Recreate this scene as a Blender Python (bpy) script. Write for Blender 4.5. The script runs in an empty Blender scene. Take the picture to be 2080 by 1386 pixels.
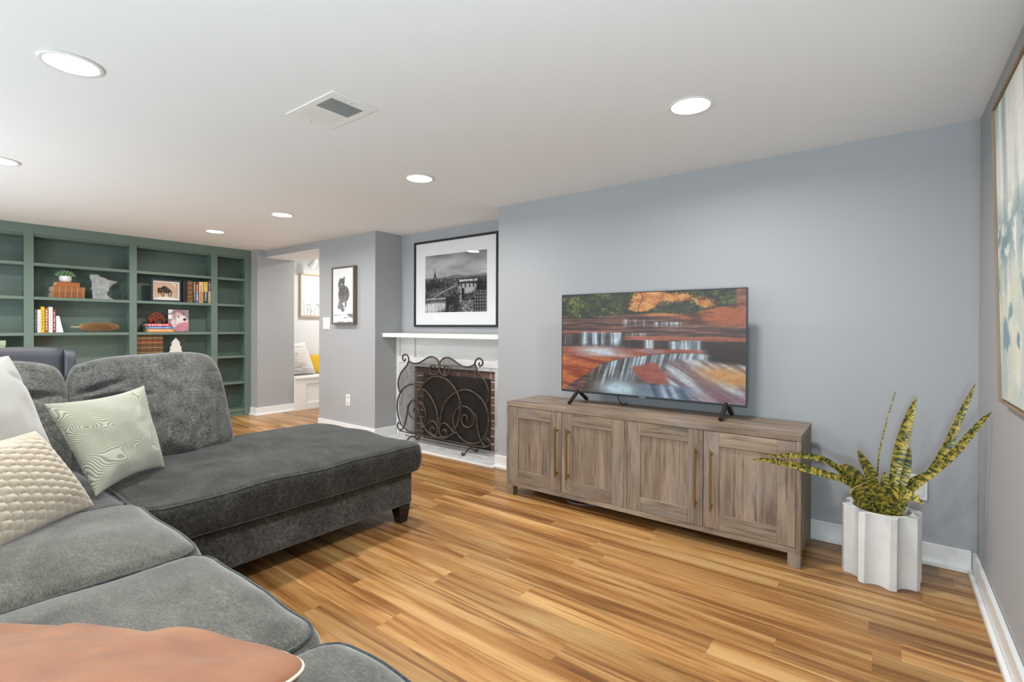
import bpy, bmesh, math, random
import numpy as np
from mathutils import Vector, Matrix, noise as mnoise
random.seed(7)
sc = bpy.context.scene
col = sc.collection

# ------------------------------------------------------------------ camera, world, exposure
CAMZ = 1.1823
camd = bpy.data.cameras.new('camera'); cam = bpy.data.objects.new('camera', camd); col.objects.link(cam)
_y, _p, _r = 0.64697, -0.00572, 0.00402
fw = Vector((-math.sin(_y), math.cos(_y), 0)); rt = Vector((math.cos(_y), math.sin(_y), 0)); up = Vector((0, 0, 1))
fw2 = fw*math.cos(_p) + up*math.sin(_p); up2 = up*math.cos(_p) - fw*math.sin(_p)
r3 = rt*math.cos(_r) + up2*math.sin(_r); u3 = up2*math.cos(_r) - rt*math.sin(_r)
cam.matrix_world = Matrix((( r3.x, u3.x, -fw2.x, 0), (r3.y, u3.y, -fw2.y, 0), (r3.z, u3.z, -fw2.z, CAMZ), (0, 0, 0, 1)))
camd.sensor_width = 36; camd.lens = 36*1002.53/2080; camd.shift_y = -(693-671.39)/2080
camd.clip_start = 0.02
sc.camera = cam

W = bpy.data.worlds.new('world'); sc.world = W; W.use_nodes = True
W.node_tree.nodes['Background'].inputs[0].default_value = (0.88, 0.95, 1.0, 1)
W.node_tree.nodes['Background'].inputs[1].default_value = 1.1
sc.view_settings.view_transform = 'Standard'; sc.view_settings.look = 'None'
sc.view_settings.exposure = 0.3; sc.view_settings.gamma = 1; sc.view_settings.use_curve_mapping = False
LAMP_W = 12.5            # watts of each ceiling downlight
LAMP_COL = (1.0, 0.985, 0.97)
DOWNLIGHTS = [(-0.714, 2.29), (-2.541, 2.309), (-4.372, 2.319), (-5.724, 2.301), (-2.525, 0.50), (-4.36, 0.52),
              (-0.70, 0.50), (-5.72, 0.50), (-0.70, -1.3), (-2.53, -1.3), (-4.36, -1.3), (-5.72, -1.3)]
H = 2.2
# unseen fill lights added out of view, aimed up to brighten the ceiling
for (x, y, z, pw_, tl_) in ((.05, -.95, .95, 60, 32), (-2.4, -1.3, .95, 11, 34), (-4.2, -.9, .6, 26, 48), (-5.6, -.3, .5, 9, 30)):
    ld = bpy.data.lights.new('added_ceiling_fill', 'AREA'); ld.shape = 'DISK'; ld.size = .45; ld.energy = pw_; ld.color = (.70, .88, 1.0)
    lo = bpy.data.objects.new('added_ceiling_fill', ld); col.objects.link(lo); lo.location = (x, y, z); lo.rotation_euler = (math.radians(180-tl_), 0, 0)

# ------------------------------------------------------------------ helpers
def C(h, a=1.0):
    h = h.lstrip('#'); o = []
    for i in (0, 2, 4):
        c = int(h[i:i+2], 16)/255; o.append(c/12.92 if c <= .04045 else ((c+.055)/1.055)**2.4)
    return (*o, a)

class NT:
    def __init__(s, name):
        s.m = bpy.data.materials.new(name); s.m.use_nodes = True; s.t = s.m.node_tree
        s.b = s.t.nodes['Principled BSDF']
    def n(s, typ, **kw):
        nd = s.t.nodes.new(typ)
        for k, v in kw.items():
            if k.startswith('i_'):
                k2 = k[2:]; k2 = int(k2) if k2.isdigit() else k2.replace('_', ' ')
                nd.inputs[k2].default_value = v
            else: setattr(nd, k, v)
        return nd
    def l(s, a, b): s.t.links.new(a, b)
    def coords(s, scale=(1, 1, 1), space='Object', rnd=False, rot=(0, 0, 0)):
        tc = s.n('ShaderNodeTexCoord'); out = tc.outputs[space]
        if rnd:
            oi = s.n('ShaderNodeObjectInfo')
            mul = s.n('ShaderNodeVectorMath', operation='SCALE'); mul.inputs[0].default_value = (37, 53, 71)
            s.l(oi.outputs['Random'], mul.inputs['Scale'])
            add = s.n('ShaderNodeVectorMath', operation='ADD'); s.l(out, add.inputs[0]); s.l(mul.outputs[0], add.inputs[1]); out = add.outputs[0]
        mp = s.n('ShaderNodeMapping'); mp.inputs['Scale'].default_value = scale; mp.inputs['Rotation'].default_value = rot
        s.l(out, mp.inputs[0]); return mp.outputs[0]
    def noise(s, vec, scale=5, detail=4, rough=.5, dist=0):
        nd = s.n('ShaderNodeTexNoise'); nd.inputs['Scale'].default_value = scale; nd.inputs['Detail'].default_value = detail
        nd.inputs['Roughness'].default_value = rough; nd.inputs['Distortion'].default_value = dist; s.l(vec, nd.inputs['Vector']); return nd.outputs['Fac']
    def ramp(s, fac, stops, interp='LINEAR'):
        r = s.n('ShaderNodeValToRGB'); r.color_ramp.interpolation = interp; e = r.color_ramp.elements
        while len(e) < len(stops): e.new(0.5)
        for el, (p, c) in zip(e, stops): el.position = p; el.color = C(c) if isinstance(c, str) else (c, c, c, 1)
        s.l(fac, r.inputs[0]); return r.outputs[0]
    def mix(s, a, b, fac, mode='MIX'):
        m = s.n('ShaderNodeMix', data_type='RGBA', blend_type=mode)
        for v, i in ((fac, 0), (a, 6), (b, 7)):
            if hasattr(v, 'default_value'): s.l(v, m.inputs[i])
            else: m.inputs[i].default_value = v
        return m.outputs[2]
    def bump(s, h, strength=.2, dist=.002):
        b = s.n('ShaderNodeBump'); b.inputs['Strength'].default_value = strength; b.inputs['Distance'].default_value = dist
        s.l(h, b.inputs['Height']); s.l(b.outputs[0], s.b.inputs['Normal'])
    def set(s, color=None, rough=None, **kw):
        if color is not None:
            if hasattr(color, 'default_value'): s.l(color, s.b.inputs['Base Color'])
            else: s.b.inputs['Base Color'].default_value = color
        if rough is not None:
            if hasattr(rough, 'default_value'): s.l(rough, s.b.inputs['Roughness'])
            else: s.b.inputs['Roughness'].default_value = rough
        for k, v in kw.items():
            s.b.inputs[k.replace('_', ' ')].default_value = v
        return s.m

def paint(name, c, rough=.6, var=.03, bump=.05, scale=60, **kw):
    t = NT(name); v = t.coords(); f = t.noise(v, 3, 3)
    a = C(c); lo = tuple(x*(1-var) for x in a[:3])+(1,); hi = tuple(min(1, x*(1+var)) for x in a[:3])+(1,)
    t.set(t.mix(lo, hi, f), rough, **kw)
    if bump: t.bump(t.noise(v, scale, 2), bump, .001)
    return t.m

BASE = {}
class MB:
    def __init__(s): s.v = []; s.f = []; s.uv = None; s.smooth = False
    def add(s, vs, fs):
        o = len(s.v); s.v += [tuple(p) for p in vs]; s.f += [tuple(i+o for i in f) for f in fs]; return s
    def box(s, x0, x1, y0, y1, z0, z1, M=None):
        vs = [Vector((x, y, z)) for x in (x0, x1) for y in (y0, y1) for z in (z0, z1)]
        if M: vs = [M @ v for v in vs]
        return s.add(vs, [(0, 1, 3, 2), (4, 6, 7, 5), (0, 4, 5, 1), (2, 3, 7, 6), (0, 2, 6, 4), (1, 5, 7, 3)])
    def tube(s, pts, r, seg=10, closed=False, flat=1.0):
        pts = [Vector(p) for p in pts]; n = len(pts); rr = r if hasattr(r, '__len__') else [r]*n
        rings = []; prev = None
        for i, p in enumerate(pts):
            a = pts[(i-1) % n] if (closed or i > 0) else p; b = pts[(i+1) % n] if (closed or i < n-1) else p
            t = (b-a).normalized()
            if prev is None:
                nrm = t.orthogonal().normalized()
            else:
                nrm = (prev - t*prev.dot(t)).normalized()
            prev = nrm; bn = t.cross(nrm)
            rings.append([p + (nrm*math.cos(k*2*math.pi/seg) + bn*math.sin(k*2*math.pi/seg)*flat)*rr[i] for k in range(seg)])
        vs = [v for r_ in rings for v in r_]; fs = []
        for i in range(n if closed else n-1):
            for k in range(seg):
                j = (i+1) % n; fs.append((i*seg+k, i*seg+(k+1) % seg, j*seg+(k+1) % seg, j*seg+k))
        if not closed: fs += [tuple(range(seg))[::-1], tuple(range((n-1)*seg, n*seg))]
        s.smooth = True
        return s.add(vs, fs)
    def ring(s, axis, o, i, d0, d1, M=None):
        """rectangular frame: o and i are (a0, a1, b0, b1) of the outer and inner edges, d0..d1 the depth along axis"""
        def P(a, b, d): p = {'x': (d, a, b), 'y': (a, d, b), 'z': (a, b, d)}[axis]; return M @ Vector(p) if M else Vector(p)
        q = lambda r_: [(r_[0], r_[2]), (r_[1], r_[2]), (r_[1], r_[3]), (r_[0], r_[3])]
        vs = [P(a, b, d) for d in (d0, d1) for r_ in (o, i) for a, b in q(r_)]
        fs = []
        for k in range(4):
            j = (k+1) % 4; fs += [(k, j, 4+j, 4+k), (8+k, 12+k, 12+j, 8+j), (k, 8+k, 8+j, j), (4+k, 4+j, 12+j, 12+k)]
        return s.add(vs, fs)
    def prism(s, poly, axis, a, b, flip=False):
        """poly: list of 2D points; axis: 'x' extrudes (y,z), 'y' extrudes (x,z), 'z' extrudes (x,y)"""
        def P(p, t): return {'x': (t, p[0], p[1]), 'y': (p[0], t, p[1]), 'z': (p[0], p[1], t)}[axis]
        n = len(poly); vs = [P(p, a) for p in poly]+[P(p, b) for p in poly]
        return s.add(vs, [tuple(range(n))[::-1], tuple(range(n, 2*n))]+[(i, (i+1) % n, n+(i+1) % n, n+i) for i in range(n)])
    def lathe(s, prof, cx, cy, seg=32):
        n = len(prof); vs = [(cx+r*math.cos(k*2*math.pi/seg), cy+r*math.sin(k*2*math.pi/seg), z) for r, z in prof for k in range(seg)]
        fs = [(i*seg+k, i*seg+(k+1) % seg, (i+1)*seg+(k+1) % seg, (i+1)*seg+k) for i in range(n-1) for k in range(seg)]
        s.smooth = True
        return s.add(vs, fs)
    def grid(s, fn, nu, nv, closed_u=False):
        """fn(i/nu, j/nv) -> point"""
        o = len(s.v); m = nu if closed_u else nu+1
        for j in range(nv+1):
            for i in range(m): s.v.append(tuple(fn(i/nu, j/nv)))
        for j in range(nv):
            for i in range(nu):
                a = o+j*m+i; b = o+j*m+(i+1) % m; s.f.append((a, b, b+m, a+m))
        s.smooth = True
        return s

def tag(o, label=None, cat=None, group=None, kind=None):
    if label: o['label'] = label
    if cat: o['category'] = cat
    if group: o['group'] = group
    if kind: o['kind'] = kind
    return o

def empty(name, loc, label=None, cat=None, group=None, kind=None):
    o = bpy.data.objects.new(name, None); o.location = loc; o.empty_display_size = .05; col.objects.link(o)
    BASE[o.name] = Vector(loc); return tag(o, label, cat, group, kind)

def make(name, mb, mat, parent=None, org=None, bevel=0, smooth=None, fixn=True, seg=2, subsurf=0):
    """link mb (world coordinates) as one mesh object whose origin is org (or the parent's)"""
    pb = BASE[parent.name] if parent is not None else Vector((0, 0, 0))
    o0 = Vector(org) if org is not None else (pb if parent is not None else sum((Vector(v) for v in mb.v), Vector())/len(mb.v))
    me = bpy.data.meshes.new(name)
    me.from_pydata([tuple(Vector(v)-o0) for v in mb.v], [], mb.f)
    if fixn:
        bm = bmesh.new(); bm.from_mesh(me); bmesh.ops.recalc_face_normals(bm, faces=bm.faces); bm.to_mesh(me); bm.free()
    me.update()
    if mat: me.materials.append(mat)
    if smooth if smooth is not None else mb.smooth:
        me.polygons.foreach_set('use_smooth', [True]*len(me.polygons))
        if hasattr(me, 'set_sharp_from_angle'): me.set_sharp_from_angle(angle=math.radians(50))
    if mb.uv is not None:
        uvl = me.uv_layers.new(name='UVMap'); idx = np.zeros(len(me.loops), dtype=np.int32); me.loops.foreach_get('vertex_index', idx)
        uvl.data.foreach_set('uv', np.array(mb.uv, dtype=np.float32)[idx].ravel())
    o = bpy.data.objects.new(name, me); col.objects.link(o)
    if parent is not None: o.parent = parent
    o.location = o0-pb; BASE[o.name] = o0
    if bevel:
        b = o.modifiers.new('bevel', 'BEVEL'); b.width = bevel; b.segments = seg; b.limit_method = 'ANGLE'; b.harden_normals = False
        if seg > 1: me.polygons.foreach_set('use_smooth', [True]*len(me.polygons)); 
        if seg > 1 and hasattr(me, 'set_sharp_from_angle'): me.set_sharp_from_angle(angle=math.radians(30))
        b.harden_normals = False
    if subsurf:
        m = o.modifiers.new('sub', 'SUBSURF'); m.levels = subsurf; m.render_levels = subsurf
    return o

def B(*a): return MB().box(*a)
def struct(name, mb, mat, bevel=0): return tag(make(name, mb, mat, bevel=bevel), kind='structure')

def dup(o, parent=None, loc=None):
    c = o.copy(); col.objects.link(c); c.parent = parent
    if loc is not None: c.location = loc
    return c

def crom(pts, k=6, closed=False):
    """Catmull-Rom smoothing"""
    P = [Vector(p) for p in pts]; n = len(P); out = []
    for i in range(n if closed else n-1):
        p0 = P[(i-1) % n] if (closed or i > 0) else P[0]*2-P[1]; p1 = P[i]; p2 = P[(i+1) % n]
        p3 = P[(i+2) % n] if (closed or i < n-2) else p2*2-p1
        for j in range(k):
            t = j/k; out.append(.5*((2*p1)+(p2-p0)*t+(2*p0-5*p1+4*p2-p3)*t*t+(3*p1-p0-3*p2+p3)*t**3))
    if not closed: out.append(P[-1])
    return out

# numpy value noise for flat printed pictures
def vn(x, y, seed=0):
    xi = np.floor(x).astype(np.int64); yi = np.floor(y).astype(np.int64); xf = x-xi; yf = y-yi
    xf = xf*xf*(3-2*xf); yf = yf*yf*(3-2*yf)
    def h(a, b):
        n = (a*374761393 + b*668265263 + seed*974634777) & 0xffffffff
        n = ((n ^ (n >> 13))*1274126177) & 0xffffffff
        return ((n ^ (n >> 16)) & 0xffff)/65535.0
    return (h(xi, yi)*(1-xf)+h(xi+1, yi)*xf)*(1-yf)+(h(xi, yi+1)*(1-xf)+h(xi+1, yi+1)*xf)*yf
def fb(x, y, seed=0, o=4):
    s = 0; a = .5; t = 0
    for i in range(o): s = s+a*vn(x*2**i, y*2**i, seed+i*17); t += a; a *= .5
    return s/t
def sst(a, b, x): t = np.clip((x-a)/(b-a), 0, 1); return t*t*(3-2*t)
def hexn(h): return np.array([int(h[i:i+2], 16)/255 for i in (0, 2, 4)])
def mixn(a, b, f): return a*(1-f[..., None])+b*f[..., None]

PRINTS = {}
def print_mat(kind):
    if kind in PRINTS: return PRINTS[kind]
    t = NT('print_'+kind); a = t.n('ShaderNodeAttribute', attribute_name='ink')
    if kind == 'screen':
        t.set((0.012, 0.012, 0.014, 1), .35); t.l(a.outputs['Color'], t.b.inputs['Emission Color']); t.b.inputs['Emission Strength'].default_value = .64
    else: t.set(a.outputs['Color'], .75 if kind == 'matte' else .3)
    PRINTS[kind] = t.m; return t.m
def picture(name, P0, U, V, nx, ny, fn, parent, kind='matte'):
    """flat print: P0 = lower left corner, U and V its sides; fn(u, v) -> sRGB arrays"""
    P0, U, V = Vector(P0), Vector(U), Vector(V)
    u, v = np.meshgrid(np.linspace(0, 1, nx+1), np.linspace(0, 1, ny+1))
    rgb = np.clip(fn(u, v), 0, 1); lin = np.where(rgb <= .04045, rgb/12.92, ((rgb+.055)/1.055)**2.4)
    org = BASE[parent.name]; A = np.array(P0-org)[None, None]+u[..., None]*np.array(U)+v[..., None]*np.array(V)
    i = np.arange(nx)[None]+np.arange(ny)[:, None]*(nx+1)
    F = np.stack([i, i+1, i+nx+2, i+nx+1], -1).reshape(-1, 4)
    me = bpy.data.meshes.new(name); me.vertices.add((nx+1)*(ny+1)); me.vertices.foreach_set('co', A.reshape(-1).astype(np.float32))
    me.loops.add(F.size); me.loops.foreach_set('vertex_index', F.reshape(-1).astype(np.int32))
    me.polygons.add(len(F)); me.polygons.foreach_set('loop_start', np.arange(0, F.size, 4, dtype=np.int32))
    me.update(calc_edges=True); me.validate()
    at = me.attributes.new('ink', 'FLOAT_COLOR', 'POINT')
    at.data.foreach_set('color', np.concatenate([lin, np.ones(lin.shape[:2]+(1,))], -1).reshape(-1).astype(np.float32))
    me.materials.append(print_mat(kind))
    o = bpy.data.objects.new(name, me); col.objects.link(o); o.parent = parent; BASE[o.name] = org
    return o

# ------------------------------------------------------------------ materials
M = {}
M['wall'] = paint('wall_paint', 'a9aaac', .75, .01, .06, 300)
M['wall_hall'] = paint('hall_paint', 'e0e0df', .7, .01, .04, 300)
M['ceiling'] = paint('ceiling_paint', 'f0f1f1', .85, .008, .04, 300)
M['trim'] = paint('trim_paint', 'ececea', .35, .01, 0)
M['white_plastic'] = paint('white_plastic', 'eeeeea', .3, .01, 0)
M['green'] = paint('green_cabinet_paint', '6b7d73', .45, .03, .03, 200)
M['black_frame'] = paint('black_frame', '26292b', .35, .05, 0)
M['mat_board'] = paint('mat_board', 'f0efee', .8, .01, 0)
M['brown_frame'] = paint('brown_grey_frame', '6b625a', .5, .12, .1, 80)
M['light_wood_frame'] = paint('light_wood_frame', 'dcbf98', .5, .1, .1, 80)
M['gold_frame'] = paint('gold_frame', '8f7b61', .45, .12, 0)
M['dark_plastic'] = paint('dark_plastic', '2e3236', .35, .05, 0)
M['leg_dark'] = paint('leg_dark', '1c1a1b', .35, .1, 0)
M['brass'] = paint('brass', '8f7242', .42, .08, 0, Metallic=.7)
M['cord_grey'] = paint('cord_grey', '8b8890', .5, .02, 0)
M['cord_black'] = paint('cord_black', '16171a', .5, .02, 0)
M['chrome'] = paint('brushed_steel', 'b8b8b8', .3, .02, 0, Metallic=.9)
M['soil'] = paint('soil', '3a332b', .95, .4, .6, 90)
M['dark'] = paint('dark_void', '1a1a19', .8, .1, 0)
M['glass'] = NT('picture_glass').m
def _glass():
    t = NT('clear_glass'); nt = t.t; gl = t.n('ShaderNodeBsdfGlossy'); gl.inputs['Roughness'].default_value = .02
    tr = t.n('ShaderNodeBsdfTransparent'); lw = t.n('ShaderNodeLayerWeight'); lw.inputs[0].default_value = .5; pw_ = t.n('ShaderNodeMath', operation='POWER'); pw_.inputs[1].default_value = 5; t.l(lw.outputs['Facing'], pw_.inputs[0]); fr = t.n('ShaderNodeMath', operation='MULTIPLY_ADD'); fr.inputs[1].default_value = .48; fr.inputs[2].default_value = .025; t.l(pw_.outputs[0], fr.inputs[0]); mx = t.n('ShaderNodeMixShader')
    t.l(fr.outputs[0], mx.inputs[0]); t.l(tr.outputs[0], mx.inputs[1]); t.l(gl.outputs[0], mx.inputs[2]); t.l(mx.outputs[0], nt.nodes['Material Output'].inputs[0]); return t.m
M['glass'] = _glass()

def plank_mat():
    t = NT('laminate_plank')
    v = t.coords((.6, 9, 1), rnd=True); base = t.noise(v, 1.6, 5, .55, .8)
    c = t.ramp(base, [(.30, '78502b'), (.40, '99693a'), (.50, 'b3844f'), (.60, 'c39962'), (.75, 'cfa973')])
    v2 = t.coords((.45, 15, 1), rnd=True); st = t.noise(v2, 1.5, 3, .5, .9)
    dark = t.ramp(st, [(.58, 0.0), (.64, .70), (.70, .28), (.80, .8)])
    c = t.mix(c, C('6a3d1e'), dark)
    v3 = t.coords((4, 140, 1), rnd=True); g = t.noise(v3, 1.5, 3, .6)
    c = t.mix(c, C('8a5a30'), t.ramp(g, [(.45, 0.0), (.8, .38)]))
    oi = t.n('ShaderNodeObjectInfo'); hs = t.n('ShaderNodeHueSaturation')
    mr = t.n('ShaderNodeMapRange'); mr.inputs['To Min'].default_value = .70; mr.inputs['To Max'].default_value = 1.08
    t.l(oi.outputs['Random'], mr.inputs['Value']); t.l(mr.outputs[0], hs.inputs['Value']); t.l(c, hs.inputs['Color'])
    t.set(hs.outputs[0], .30, Specular_IOR_Level=.35); t.bump(g, .08, .0005); return t.m
M['plank'] = plank_mat()

def oak_mat(name, vertical):
    t = NT(name); s = (9, 9, 1.1) if vertical else (1.1, 9, 9)
    v = t.coords(s, rnd=True); a = t.noise(v, 1.5, 5, .6, .6)
    c = t.ramp(a, [(.28, '65574b'), (.42, '7f6e5f'), (.55, '94816f'), (.70, 'a8937e')])
    s2 = (30, 30, 1.6) if vertical else (1.6, 30, 30)
    b = t.noise(t.coords(s2, rnd=True), 2.0, 4, .65, .3)
    c = t.mix(c, C('4d4138'), t.ramp(b, [(.53, 0.0), (.70, .85)]))
    p = t.noise(t.coords((2.2, 2.2, 1.6), rnd=True), 2, 2)
    c = t.mix(c, C('8d8a84'), t.ramp(p, [(.45, 0.0), (.75, .45)]))
    s3 = (260, 260, 7) if vertical else (7, 260, 260)
    g = t.noise(t.coords(s3, rnd=True), 1, 2)
    c = t.mix(c, C('5c4f45'), t.ramp(g, [(.5, 0.0), (.8, .45)]))
    vo = t.n('ShaderNodeTexVoronoi'); vo.inputs['Scale'].default_value = 3.4; t.l(t.coords((1, 1, .8), rnd=True), vo.inputs['Vector'])
    c = t.mix(c, C('4a3324'), t.ramp(vo.outputs['Distance'], [(0, .85), (.035, .4), (.07, 0.0)]))
    t.set(c, .55, Specular_IOR_Level=.3); t.bump(g, .15, .0006); return t.m
M['oak_v'] = oak_mat('weathered_oak_upright', True); M['oak_h'] = oak_mat('weathered_oak_level', False)

def fabric(name, lo, mid, hi, thread=(330, 70, 70), patch=5, sheen=.6, weave=.85):
    t = NT(name); v = t.coords()
    p = t.noise(t.coords((1, 1.6, 1)), patch, 5, .65, .8)
    c = t.ramp(p, [(.25, lo), (.5, mid), (.75, hi)])
    f1 = t.noise(t.coords(thread), 1.0, 3, .6); f2 = t.noise(t.coords((thread[1], thread[0], thread[2])), 1.0, 3, .6); f3 = t.noise(t.coords((thread[1], thread[1], thread[0])), 1.0, 3, .6)
    m = t.mix((1, 1, 1, 1), (.3, .3, .3, 1), t.ramp(f1, [(.35, 0.0), (.7, weave)]), 'MIX')
    m2 = t.mix((1, 1, 1, 1), (1.9, 1.9, 1.9, 1), t.ramp(f2, [(.5, 0.0), (.75, weave)]), 'MIX')
    m3 = t.mix((1, 1, 1, 1), (.45, .45, .45, 1), t.ramp(f3, [(.45, 0.0), (.75, weave)]), 'MIX')
    c = t.mix(c, m, 1.0, 'MULTIPLY'); c = t.mix(c, m2, 1.0, 'MULTIPLY'); c = t.mix(c, m3, 1.0, 'MULTIPLY')
    t.set(c, .95, Sheen_Weight=sheen, Sheen_Roughness=.4, Specular_IOR_Level=.1); t.bump(f1, .35, .0012); return t.m
M['chenille'] = fabric('charcoal_chenille', '42423f', '565653', '6b6a66')
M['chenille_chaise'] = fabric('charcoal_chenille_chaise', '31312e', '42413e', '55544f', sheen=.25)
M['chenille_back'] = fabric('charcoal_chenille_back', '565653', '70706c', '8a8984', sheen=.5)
M['chenille_seat'] = fabric('charcoal_chenille_seat', '4b4a44', '5f5e57', '737168', thread=(60, 260, 60), patch=7, weave=.7)
M['piping'] = fabric('charcoal_piping', '3f413f', '4c4f4d', '5c5f5d', sheen=.4)

# ------------------------------------------------------------------ structure
# floor slab and planks
floor = struct('floor', B(-7.1, .36, -3.0, 5.2, -.12, -.012), M['plank'])
ROW = .1265
joints = {}
def rowidx(y): return int(math.floor((y-2.487)/ROW))
known = {2.42: -.044, 2.04: -.323, 2.55: -.386, 3.05: .265, 1.41: -1.945, 1.29: -1.59}
kn = {rowidx(k): v for k, v in known.items()}
PL = {}
def plank(x0, x1, yb):
    key = round(x1-x0, 3)
    if key not in PL:
        mb = B(0, x1-x0, .0003, ROW-.0003, -.011, 0)
        o = make('plank', mb, M['plank'], floor, org=(0, 0, 0)); PL[key] = o; o.parent = floor
    else: o = dup(PL[key], floor)
    o.location = Vector((x0, yb, 0))-BASE[floor.name]
k0 = rowidx(-.35); k1 = rowidx(4.6)
for k in range(k0, k1+1):
    yb = 2.487+k*ROW
    off = kn.get(k, random.uniform(0, 1.21)); x = off
    while x > -6.8: x -= 1.21
    while x < .34:
        a = max(x, -6.95); b = min(x+1.21, .34)
        if yb > 3.56 and a > -5.3: x += 1.21; continue
        if b-a > .03: plank(a, b, yb)
        x += 1.21

ceiling = struct('ceiling', B(-7.2, .5, -3.0, 3.685, H, H+.12), M['ceiling'])
struct('ceiling_hall', B(-7.2, -5.2, 3.686, 5.3, 2.34, 2.44), M['ceiling'])
struct('wall_back', B(-2.61, .3628, 3.261, 3.8, 0, H), M['wall'])
struct('wall_right', B(.3628, .48, -3.0, 3.8, 0, H), M['wall'])
struct('wall_left', B(-7.2, -7.07, -3.0, 3.179, 0, H), M['wall'])
struct('wall_pier', B(-7.1, -6.62, 3.179, 3.685, 0, H), M['wall'])
struct('wall_header', B(-6.62, -5.344, 3.2865, 3.685, 2.11, H), M['wall'])
struct('soffit_painted_light', B(-6.6195, -5.3445, 3.2867, 3.6848, 2.104, 2.1098), M['ceiling'])  # white board added under the header; its whiteness stands in for lamplight
struct('wall_bear', B(-5.344, -4.2943, 3.2865, 3.8, 0, H), M['wall']).name = 'wall_middle'
struct('wall_alcove', B(-4.2943, -2.61, 3.6435, 3.8, 0, H), M['wall'])
struct('wall_hall_left', B(-7.2, -7.1, 3.6855, 5.3, 0, 2.34), M['wall_hall'])
struct('wall_hall_back', B(-7.1, -5.3, 5.2, 5.3, 0, 2.34), M['wall_hall'])
struct('wall_hall_right', B(-5.343, -5.2, 3.8, 5.3, 0, 2.34), M['wall_hall'])

def baseb(name, segs):
    """segs: list of (x0,x1,y0,y1) board footprints with the shoe footprint"""
    mb = MB()
    for (x0, x1, y0, y1), (a0, a1, b0, b1) in segs:
        mb.box(x0, x1, y0, y1, 0, .106)
        if a1 > a0: mb.box(a0, a1, b0, b1, 0, .022)
    o = struct(name, mb, M['trim'], .003)
baseb('baseboard_back', [((-2.628, .3428, 3.243, 3.2605), (-2.628, .3428, 3.225, 3.243))])
baseb('baseboard_right', [((.344, .3623, -3.0, 3.2425), (.326, .344, -3.0, 3.2245))])
baseb('baseboard_pier', [((-6.6195, -6.602, 3.162, 3.685), (-6.602, -6.585, 3.145, 3.685)), ((-6.79, -6.6195, 3.162, 3.1785), (-6.79, -6.602, 3.145, 3.162))])
baseb('baseboard_middle', [((-5.344, -4.277, 3.27, 3.286), (-5.344, -4.277, 3.252, 3.27)), ((-4.2938, -4.277, 3.2865, 3.5645), (0, 0, 0, 0))])

# ------------------------------------------------------------------ ceiling lights and vent
M['lens'] = NT('led_lens').m
_t = NT('led_lens'); _t.set((1, 1, 1, 1), .5, Emission_Color=(1, .99, .97, 1), Emission_Strength=6.0); M['lens'] = _t.m
names_l = ['recessed ceiling light above the console, closest to the abstract painting', 'recessed ceiling light between the console and the sofa chaise',
           'recessed ceiling light in front of the bear picture', 'small recessed ceiling light farthest away, near the green bookcase',
           'large recessed ceiling light above the sofa, near the air vent', 'recessed ceiling light cut off by the left edge, above the office chair']
for i, (x, y) in enumerate(DOWNLIGHTS):
    e = empty('recessed_light', (x, y, H), names_l[i] if i < 6 else 'recessed ceiling light %s, outside the photograph' % {6: 'directly above the camera, beside the right wall', 7: 'above the left end of the bookcase', 8: 'in the rear row beside the right wall', 9: 'in the rear row behind the sofa back', 10: 'in the rear row behind the sofa corner', 11: 'in the rear row nearest the bookcase wall'}[i], 'ceiling light', 'round recessed ceiling lights')
    tr = MB(); tr.lathe([(.084, H-.001), (.097, H-.001), (.1, H-.004), (.094, H-.008), (.084, H-.006)], x, y, 40)
    make('trim_ring', tr, M['white_plastic'], e)
    ln = MB(); ln.lathe([(.0005, H-.0065), (.05, H-.0062), (.084, H-.004)], x, y, 40)
    make('lens', ln, M['lens'], e)
    ld = bpy.data.lights.new('downlight_lamp', 'AREA'); ld.shape = 'DISK'; ld.size = .165; ld.energy = LAMP_W; ld.color = LAMP_COL; ld.spread = math.radians(165)
    lo = bpy.data.objects.new('downlight_lamp', ld); col.objects.link(lo); lo.parent = e; lo.location = (0, 0, -.009)

v = empty('ceiling_vent', (-2.094, 1.347, H), 'white metal air vent with two banks of louvres on the ceiling', 'vent')
mb = MB(); x0, x1, y0, y1 = -2.288, -1.90, 1.231, 1.464; ix0, ix1, iy0, iy1 = -2.225, -1.957, 1.262, 1.430
mb.ring('z', (x0, x1, y0, y1), (ix0, ix1, iy0, iy1), H-.0055, H-.0005)
make('frame', mb, M['white_plastic'], v, bevel=.001)
make('centre_bar', B(-2.096, -2.086, iy0+.0002, iy1-.0002, H-.0055, H-.003), M['white_plastic'], v)
make('duct', B(ix0, ix1, iy0, iy1, H-.0025, H-.0008), M['dark'], v)
for i in range(26):
    if i < 13: cx = ix0+.006+(i)*.0098; ang = -.30
    else: cx = -2.084+.006+(i-13)*.0098; ang = .9
    R = Matrix.Translation((cx, 0, H-.0048)) @ Matrix.Rotation(ang, 4, 'Y')
    hw = .0028 if i < 13 else .0026
    make('louvre', MB().box(-hw, hw, iy0+.0003, iy1-.0003, -.0004, .0004, R), M['white_plastic'], v)
make('screw', MB().lathe([(.0005, H-.0075), (.004, H-.0070), (.004, H-.0055)], -1.935, 1.35, 12), M['chrome'], v)
make('screw', MB().lathe([(.0005, H-.0075), (.004, H-.0070), (.004, H-.0055)], -2.255, 1.345, 12), M['chrome'], v)

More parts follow.
